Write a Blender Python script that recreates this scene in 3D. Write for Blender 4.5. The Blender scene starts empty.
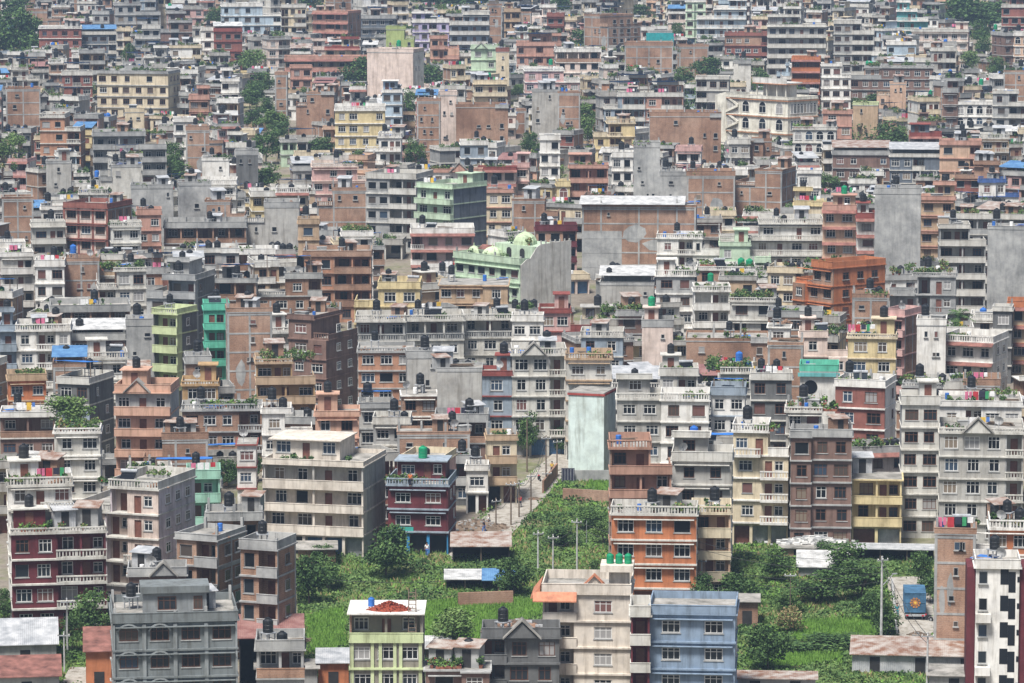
import bpy, math, random
import numpy as np
from mathutils import Vector, Matrix
rng = random.Random(11)
SC = bpy.context.scene
COL = SC.collection

# ------------------------------------------------------------------ camera
F, CX, CY, CAMZ, SLOPE = 3800.0, 512.0, 341.5, 103.0, 0.0395
FLAT_Y = 2200.0
PITCH = math.atan((CY + 130.0) / F)
_c, _s = math.cos(PITCH), math.sin(PITCH)
cam = bpy.data.cameras.new("camera")
cam.lens = F / 1024.0 * 36.0
cam.sensor_width = 36.0
cam.clip_start, cam.clip_end = 1.0, 9000.0
camo = bpy.data.objects.new("camera", cam)
camo.location = (0, 0, CAMZ)
camo.rotation_euler = (math.pi / 2 - PITCH, 0, 0)
COL.objects.link(camo)
SC.camera = camo


def ray(px, py):
    a, b = (px - CX) / F, (CY - py) / F
    return a, _c + b * _s, -_s + b * _c


def gz(y):
    return SLOPE * min(y, FLAT_Y)


def hit(px, py, h=0.0):
    """Point seen at a pixel, on the surface h metres above the sloping ground."""
    dx, dy, dz = ray(px, py)
    t = (CAMZ - h) / (SLOPE * dy - dz)
    return Vector((dx * t, dy * t, CAMZ + dz * t))


def proj(p):
    x, y, z = p[0], p[1], p[2] - CAMZ
    w = y * _c - z * _s
    return CX + F * x / w, CY - F * (y * _s + z * _c) / w


def pxm(y):
    """pixels per metre at distance y"""
    return F / y


# ------------------------------------------------------------------ materials
MATS = {}


def lin(h):
    r, g, b = [int(h[i:i + 2], 16) / 255 for i in (0, 2, 4)]
    f = lambda c: c / 12.92 if c <= .04045 else ((c + .055) / 1.055) ** 2.4
    return (f(r), f(g), f(b))


def new_mat(key, rough=.85, spec=.25):
    m = bpy.data.materials.new(key)
    m.use_nodes = True
    nt = m.node_tree
    b = nt.nodes["Principled BSDF"]
    b.inputs["Roughness"].default_value = rough
    b.inputs["Specular IOR Level"].default_value = spec
    MATS[key] = m
    return m, nt, b


def node(nt, t, **kw):
    n = nt.nodes.new(t)
    for k, v in kw.items():
        setattr(n, k, v)
    return n


def noise(nt, scale, vec, detail=3.0, rough=.6):
    n = node(nt, "ShaderNodeTexNoise")
    n.inputs["Scale"].default_value = scale
    n.inputs["Detail"].default_value = detail
    n.inputs["Roughness"].default_value = rough
    nt.links.new(vec, n.inputs["Vector"])
    return n.outputs["Fac"]


def ramp(nt, fac, stops, const=False):
    n = node(nt, "ShaderNodeValToRGB")
    e = n.color_ramp.elements
    while len(e) > 1:
        e.remove(e[-1])
    e[0].position, e[0].color = stops[0][0], (*stops[0][1], 1)
    for p, c in stops[1:]:
        x = e.new(p)
        x.color = (*c, 1)
    if const:
        n.color_ramp.interpolation = 'CONSTANT'
    nt.links.new(fac, n.inputs["Fac"])
    return n.outputs["Color"]


def mix(nt, a, b, fac, mode='MIX'):
    n = node(nt, "ShaderNodeMix", data_type='RGBA', blend_type=mode)
    for sock, v in (("A", a), ("B", b)):
        i = [s for s in n.inputs if s.name == sock and s.type == 'RGBA'][0]
        if isinstance(v, tuple):
            i.default_value = (*v, 1)
        else:
            nt.links.new(v, i)
    fs = [s for s in n.inputs if s.name == "Factor" and s.type == 'VALUE'][0]
    if isinstance(fac, float):
        fs.default_value = fac
    else:
        nt.links.new(fac, fs)
    return [s for s in n.outputs if s.type == 'RGBA'][0]


def posn(nt, scale=(1, 1, 1)):
    g = node(nt, "ShaderNodeNewGeometry")
    m = node(nt, "ShaderNodeMapping")
    m.inputs["Scale"].default_value = scale
    nt.links.new(g.outputs["Position"], m.inputs["Vector"])
    return m.outputs["Vector"]


def weather(nt, col, streak=.8, grime=(.36, .33, .29), amt=.85):
    """Rain streaks, blotches and faded paint over a base colour socket."""
    s = ramp(nt, noise(nt, 1.0, posn(nt, (1.5, 1.5, .14)), 5, .7), [(.48, (0, 0, 0)), (.74, (1, 1, 1))])
    b = ramp(nt, noise(nt, .33, posn(nt), 5, .65), [(.46, (0, 0, 0)), (.7, (1, 1, 1))])
    dirty = mix(nt, col, grime, 1.0, 'MULTIPLY')
    f = node(nt, "ShaderNodeMath", operation='MULTIPLY')
    nt.links.new(s, f.inputs[0])
    f.inputs[1].default_value = streak
    c1 = mix(nt, col, dirty, f.outputs[0])
    f2 = node(nt, "ShaderNodeMath", operation='MULTIPLY')
    nt.links.new(b, f2.inputs[0])
    f2.inputs[1].default_value = amt * .55
    c2 = mix(nt, c1, dirty, f2.outputs[0])
    v = ramp(nt, noise(nt, .9, posn(nt), 2), [(.3, (.88, .88, .88)), (.7, (1.08, 1.07, 1.05))])
    return mix(nt, c2, v, 1.0, 'MULTIPLY')


def setc(nt, b, c):
    nt.links.new(c, b.inputs["Base Color"])


def make_materials():
    for key, attr in (("painted_plaster", False), ("mass_plaster", True)):
        m, nt, b = new_mat(key, .85)
        if attr:
            src = node(nt, "ShaderNodeAttribute", attribute_name="Col").outputs["Color"]
        else:
            src = node(nt, "ShaderNodeObjectInfo").outputs["Color"]
        setc(nt, b, weather(nt, src))
    m, nt, b = new_mat("brick", .92, .1)
    v = posn(nt)
    base = ramp(nt, noise(nt, .12, v, 4), [(.3, (.21, .115, .075)), (.5, (.33, .20, .138)), (.7, (.43, .29, .215))])
    fine = ramp(nt, noise(nt, 5.0, posn(nt, (1, 1, 2.4)), 3, .8), [(.3, (.68, .66, .64)), (.7, (1.28, 1.3, 1.3))])
    c = mix(nt, base, fine, 1.0, 'MULTIPLY')
    wv = node(nt, "ShaderNodeTexWave", wave_type='BANDS', bands_direction='Z')
    wv.inputs["Scale"].default_value = 1.35
    nt.links.new(v, wv.inputs["Vector"])
    c = mix(nt, c, (.42, .36, .32), ramp(nt, wv.outputs["Fac"], [(.72, (0, 0, 0)), (1, (.22, .22, .22))]))
    setc(nt, b, weather(nt, c, .6, (.42, .42, .42), .95))
    m, nt, b = new_mat("cement", .92, .1)
    v = posn(nt)
    base = ramp(nt, noise(nt, .22, v, 5, .7), [(.28, (.20, .20, .198)), (.5, (.35, .35, .34)), (.72, (.50, .495, .475))])
    setc(nt, b, weather(nt, base, .6, (.42, .42, .42), .6))
    m, nt, b = new_mat("roof_concrete", .95, .1)
    base = ramp(nt, noise(nt, .5, posn(nt), 5, .7), [(.28, (.09, .09, .08)), (.5, (.27, .255, .23)), (.7, (.42, .40, .37))])
    setc(nt, b, base)
    for key, c1, c2 in (("tin_grey", (.26, .27, .28), (.48, .48, .48)), ("tin_red", (.19, .085, .075), (.29, .16, .14)),
                        ("tin_blue", (.05, .13, .28), (.12, .25, .42)), ("tin_rust", (.20, .10, .06), (.42, .38, .34)),
                        ("tin_white", (.30, .30, .29), (.62, .61, .59))):
        m, nt, b = new_mat(key, .5, .4)
        base = ramp(nt, noise(nt, .8, posn(nt, (1, 1, 1)), 4), [(.35, c1), (.65, c2)])
        w = node(nt, "ShaderNodeTexWave", wave_type='BANDS', bands_direction='X')
        w.inputs["Scale"].default_value = 1.4
        tc = node(nt, "ShaderNodeTexCoord")
        nt.links.new(tc.outputs["Object"], w.inputs["Vector"])
        bp = node(nt, "ShaderNodeBump")
        bp.inputs["Strength"].default_value = .5
        bp.inputs["Distance"].default_value = .05
        nt.links.new(w.outputs["Fac"], bp.inputs["Height"])
        nt.links.new(bp.outputs["Normal"], b.inputs["Normal"])
        setc(nt, b, base)
    m, nt, b = new_mat("glass_dark", .2, .25)
    b.inputs["Base Color"].default_value = (.012, .014, .018, 1)
    m, nt, b = new_mat("glass", .2, .3)
    oi = node(nt, "ShaderNodeObjectInfo")
    c = ramp(nt, oi.outputs["Random"], [(0, (.008, .009, .011)), (.45, (.02, .025, .03)), (.64, (.075, .06, .05)), (.76, (.04, .06, .09)),
                                        (.82, (.30, .29, .28)), (.9, (.20, .16, .12)), (.96, (.16, .08, .07))], True)
    setc(nt, b, c)
    m, nt, b = new_mat("mass_glass", .2, .3)
    c = ramp(nt, noise(nt, .35, posn(nt), 0), [(0, (.012, .015, .018)), (.48, (.04, .05, .06)), (.6, (.12, .1, .09)), (.68, (.33, .32, .31))], True)
    setc(nt, b, c)

    def flat(key, rgb, rough=.7, var=.25, scale=2.0, spec=.3):
        m, nt, b = new_mat(key, rough, spec)
        lo, hi = tuple(x * (1 - var) for x in rgb), tuple(min(1, x * (1 + var)) for x in rgb)
        setc(nt, b, ramp(nt, noise(nt, scale, posn(nt), 3), [(.3, lo), (.7, hi)]))
    flat("frame_white", (.66, .65, .62), .6, .12)
    flat("frame_brown", (.12, .055, .035), .6)
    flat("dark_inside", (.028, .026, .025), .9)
    flat("door_wood", (.16, .065, .045), .6)
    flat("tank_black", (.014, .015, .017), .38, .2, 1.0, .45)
    flat("tank_green", (.01, .22, .10), .4)
    flat("tank_blue", (.03, .13, .42), .4)
    flat("steel", (.32, .33, .34), .4)
    flat("tarp_blue", (.035, .16, .48), .45, .3, .8)
    flat("tarp_orange", (.55, .13, .03), .5)
    flat("tile_red", (.19, .085, .068), .85, .5, .8)
    flat("tile_orange", (.46, .19, .11), .8)
    flat("chilli_red", (.22, .045, .022), .9, .5, 4.0)
    flat("wood_pole", (.16, .12, .09), .9)
    flat("pole_grey", (.42, .42, .41), .8)
    flat("wire", (.05, .05, .05), .7)
    flat("net_teal", (.02, .26, .27), .8)
    flat("truck_blue", (.05, .125, .21), .7, .35, 1.5)
    flat("truck_orange", (.40, .17, .05), .7, .3)
    flat("rubber", (.02, .02, .02), .9)
    flat("skin", (.30, .17, .11), .7)
    flat("cloth_teal", (.04, .22, .26), .9)
    flat("cloth_dark", (.03, .03, .05), .9)
    flat("hair", (.01, .009, .008), .8)
    flat("soil", (.17, .125, .09), .95, .35, .5)
    for k, c in (("cloth_red", (.45, .04, .05)), ("cloth_white", (.75, .74, .72)), ("cloth_blue", (.07, .17, .45)), ("cloth_pink", (.6, .16, .26)),
                 ("cloth_yellow", (.65, .42, .06)), ("cloth_green", (.05, .3, .12))):
        flat(k, c, .9, .2)
    flat("pot", (.28, .11, .07), .9)
    flat("bark", (.10, .075, .055), .95)
    for k, lo, hi in (("leaf_dark", (.020, .046, .016), (.060, .115, .034)), ("leaf_mid", (.048, .096, .028), (.125, .205, .06)),
                      ("leaf_light", (.075, .135, .035), (.175, .25, .08)), ("leaf_grass", (.095, .195, .03), (.18, .32, .06)),
                      ("leaf_dry", (.2, .15, .07), (.34, .27, .14))):
        m, nt, b = new_mat(k, .7, .2)
        big = noise(nt, .35, posn(nt), 3)
        fine = noise(nt, 6.0, posn(nt), 1)
        a = node(nt, "ShaderNodeMath", operation='ADD')
        h = node(nt, "ShaderNodeMath", operation='MULTIPLY')
        nt.links.new(big, a.inputs[0])
        nt.links.new(fine, a.inputs[1])
        nt.links.new(a.outputs[0], h.inputs[0])
        h.inputs[1].default_value = .5
        setc(nt, b, ramp(nt, h.outputs[0], [(.36, lo), (.64, hi)]))
    # ground
    m, nt, b = new_mat("ground", .95, .1)
    v = posn(nt)
    c = ramp(nt, noise(nt, .06, v, 6, .7), [(.3, (.12, .10, .08)), (.5, (.22, .19, .155)), (.62, (.14, .15, .07)), (.75, (.26, .23, .2))])
    setc(nt, b, mix(nt, c, ramp(nt, noise(nt, 1.2, v, 4), [(.3, (.75, .75, .75)), (.7, (1.15, 1.15, 1.15))]), 1.0, 'MULTIPLY'))
    m, nt, b = new_mat("field_green", .95, .1)
    c = ramp(nt, noise(nt, .12, v if False else posn(nt), 5, .7), [(.3, (.06, .10, .03)), (.5, (.11, .16, .045)), (.66, (.17, .16, .08)), (.8, (.22, .18, .12))])
    setc(nt, b, c)
    m, nt, b = new_mat("paddy", .95, .1)
    setc(nt, b, ramp(nt, noise(nt, .2, posn(nt), 4), [(.35, (.085, .19, .02)), (.7, (.14, .27, .04))]))
    m, nt, b = new_mat("road_dirt", .95, .1)
    setc(nt, b, ramp(nt, noise(nt, 1.1, posn(nt), 6, .75), [(.34, (.16, .135, .105)), (.5, (.32, .295, .255)), (.7, (.42, .395, .355))]))


make_materials()

PAL = {k: lin(v) for k, v in dict(
    white="e4e1da", whitish="dcdad3", cream="d9c8a6", creamw="dcd0c0", peach="d2a184", peachy="cfa98a", pink="d2a49c", pinkb="b98a72", blush="dcc6b8",
    lilacw="d3c6cc", lilac="aea2c8", maroon="6d2830", red="94443a", redb="96584a", orange="c8743c", orangeb="ba8462", salmon="c4917c", ochre="c09a64",
    yellow="d9c48c", tan="bd9f7c", brown="86675a", lime="c3cf98", ivory="e6e2d2", limeb="c6d49a", limew="8c8578", lime2="a9ba6a", mint="93c9b0", mint2="bcd4b4", teal="4cc0a0", teal2="58b4b4",
    palegreen="d3e4de", lblue="8fa9c0", ltblue="aabfce", skyblue="8299b2", lslate="93a2b0", slate="68727e", slate2="777e7f", blue="3a62a8",
    lgrey="cbc8bf", cementl="b0ada6", dgrey="6d6e6e").items()}
for k in PAL:
    g_ = sum(PAL[k]) / 3
    PAL[k] = tuple(min(.78, (c * .80 + g_ * .20) * .93) for c in PAL[k])


def finish(k):
    """(material key, colour) of a wall finish"""
    if k == 'brick':
        return 'brick', (1, 1, 1)
    if k == 'brickp':
        return 'brick', (1, 1, 1)
    if k == 'cement':
        return 'cement', (1, 1, 1)
    return 'painted_plaster', PAL[k]


# ------------------------------------------------------------------ meshes
class MB:
    def __init__(self, name="part", mat="cement", color=(1, 1, 1), parent=None):
        self.name, self.mat, self.color, self.parent = name, mat, color, parent
        self.v, self.f, self.m = [], [], []

    def add(self, vs, fs, mat=None):
        o = len(self.v)
        self.v.extend(vs)
        k = mat or self.mat
        for f in fs:
            self.f.append(tuple(i + o for i in f))
            self.m.append(k)

    def box(self, x0, x1, y0, y1, z0, z1, mat=None, skip=""):
        vs = [(x0, y0, z0), (x1, y0, z0), (x1, y1, z0), (x0, y1, z0), (x0, y0, z1), (x1, y0, z1), (x1, y1, z1), (x0, y1, z1)]
        fs = [(0, 1, 5, 4), (1, 2, 6, 5), (2, 3, 7, 6), (3, 0, 4, 7), (4, 5, 6, 7), (3, 2, 1, 0)]
        if 'd' in skip:
            fs = fs[:5]
        self.add(vs, fs, mat)

    def prism(self, pts, y0, y1, mat=None):
        """pts in (x,z), extruded along y"""
        n = len(pts)
        vs = [(x, y0, z) for x, z in pts] + [(x, y1, z) for x, z in pts]
        fs = [tuple(range(n)), tuple(range(2 * n - 1, n - 1, -1))]
        fs += [(i + n, (i + 1) % n + n, (i + 1) % n, i) for i in range(n)]
        self.add(vs, fs, mat)

    def prismx(self, pts, x0, x1, mat=None):
        """pts in (y,z), extruded along x"""
        n = len(pts)
        vs = [(x0, y, z) for y, z in pts] + [(x1, y, z) for y, z in pts]
        fs = [tuple(range(n - 1, -1, -1)), tuple(range(n, 2 * n))]
        fs += [(i, (i + 1) % n, (i + 1) % n + n, i + n) for i in range(n)]
        self.add(vs, fs, mat)

    def lathe(self, prof, cx=0, cy=0, cz=0, n=12, mat=None):
        """prof: (r,z) from bottom to top"""
        vs, fs = [], []
        for r, z in prof:
            for k in range(n):
                a = 2 * math.pi * k / n
                vs.append((cx + r * math.cos(a), cy + r * math.sin(a), cz + z))
        for i in range(len(prof) - 1):
            for k in range(n):
                fs.append((i * n + k, i * n + (k + 1) % n, (i + 1) * n + (k + 1) % n, (i + 1) * n + k))
        fs.append(tuple(range(n - 1, -1, -1)))
        fs.append(tuple((len(prof) - 1) * n + k for k in range(n)))
        self.add(vs, fs, mat)

    def tube(self, p, q, r, n=6, mat=None, r2=None):
        p, q = Vector(p), Vector(q)
        d = (q - p).normalized()
        u = d.orthogonal().normalized()
        w = d.cross(u)
        vs = []
        for c, rr in ((p, r), (q, r if r2 is None else r2)):
            for k in range(n):
                a = 2 * math.pi * k / n
                vs.append(tuple(c + (u * math.cos(a) + w * math.sin(a)) * rr))
        fs = [(k, (k + 1) % n, (k + 1) % n + n, k + n) for k in range(n)]
        fs += [tuple(range(n - 1, -1, -1)), tuple(range(n, 2 * n))]
        self.add(vs, fs, mat)

    def mesh(self):
        me = bpy.data.meshes.new(self.name)
        me.from_pydata(self.v, [], self.f)
        keys = list(dict.fromkeys(self.m))
        for k in keys:
            me.materials.append(MATS[k])
        if len(keys) > 1:
            ix = {k: i for i, k in enumerate(keys)}
            me.polygons.foreach_set("material_index", [ix[k] for k in self.m])
        return me

    def build(self, parent=None, loc=None, rz=0):
        o = bpy.data.objects.new(self.name, self.mesh())
        o.color = (*self.color, 1)
        COL.objects.link(o)
        o.parent = parent
        if loc is not None:
            o.location = loc
        if rz:
            o.rotation_euler = (0, 0, rz)
        return o


def empty(name, loc, rz=0):
    o = bpy.data.objects.new(name, None)
    o.empty_display_size = .5
    o.location = loc
    o.rotation_euler = (0, 0, rz)
    COL.objects.link(o)
    return o


def tag(o, label=None, cat=None, group=None, kind=None):
    if label:
        o['label'] = label
    if cat:
        o['category'] = cat
    if group:
        o['group'] = group
    if kind:
        o['kind'] = kind
    return o


def leaves(mb, pts, size, mat, r=None, up=.35):
    """One leaf-clump quad at every point, turned at random."""
    r = r or rng
    for p in pts:
        u = Vector((r.gauss(0, 1), r.gauss(0, 1), r.gauss(0, 1))).normalized()
        w = u.cross(Vector((r.gauss(0, 1), r.gauss(0, 1), r.gauss(0, 1) + up))).normalized()
        s = size * r.uniform(.6, 1.35)
        a, b, P = u * s, w * s * r.uniform(.5, .9), Vector(p)
        n = a.cross(b).normalized() * s * .25
        mb.add([tuple(P - a), tuple(P - b + n), tuple(P + a), tuple(P + b + n)], [(0, 1, 2, 3)], mat if isinstance(mat, str) else r.choice(mat))
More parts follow.
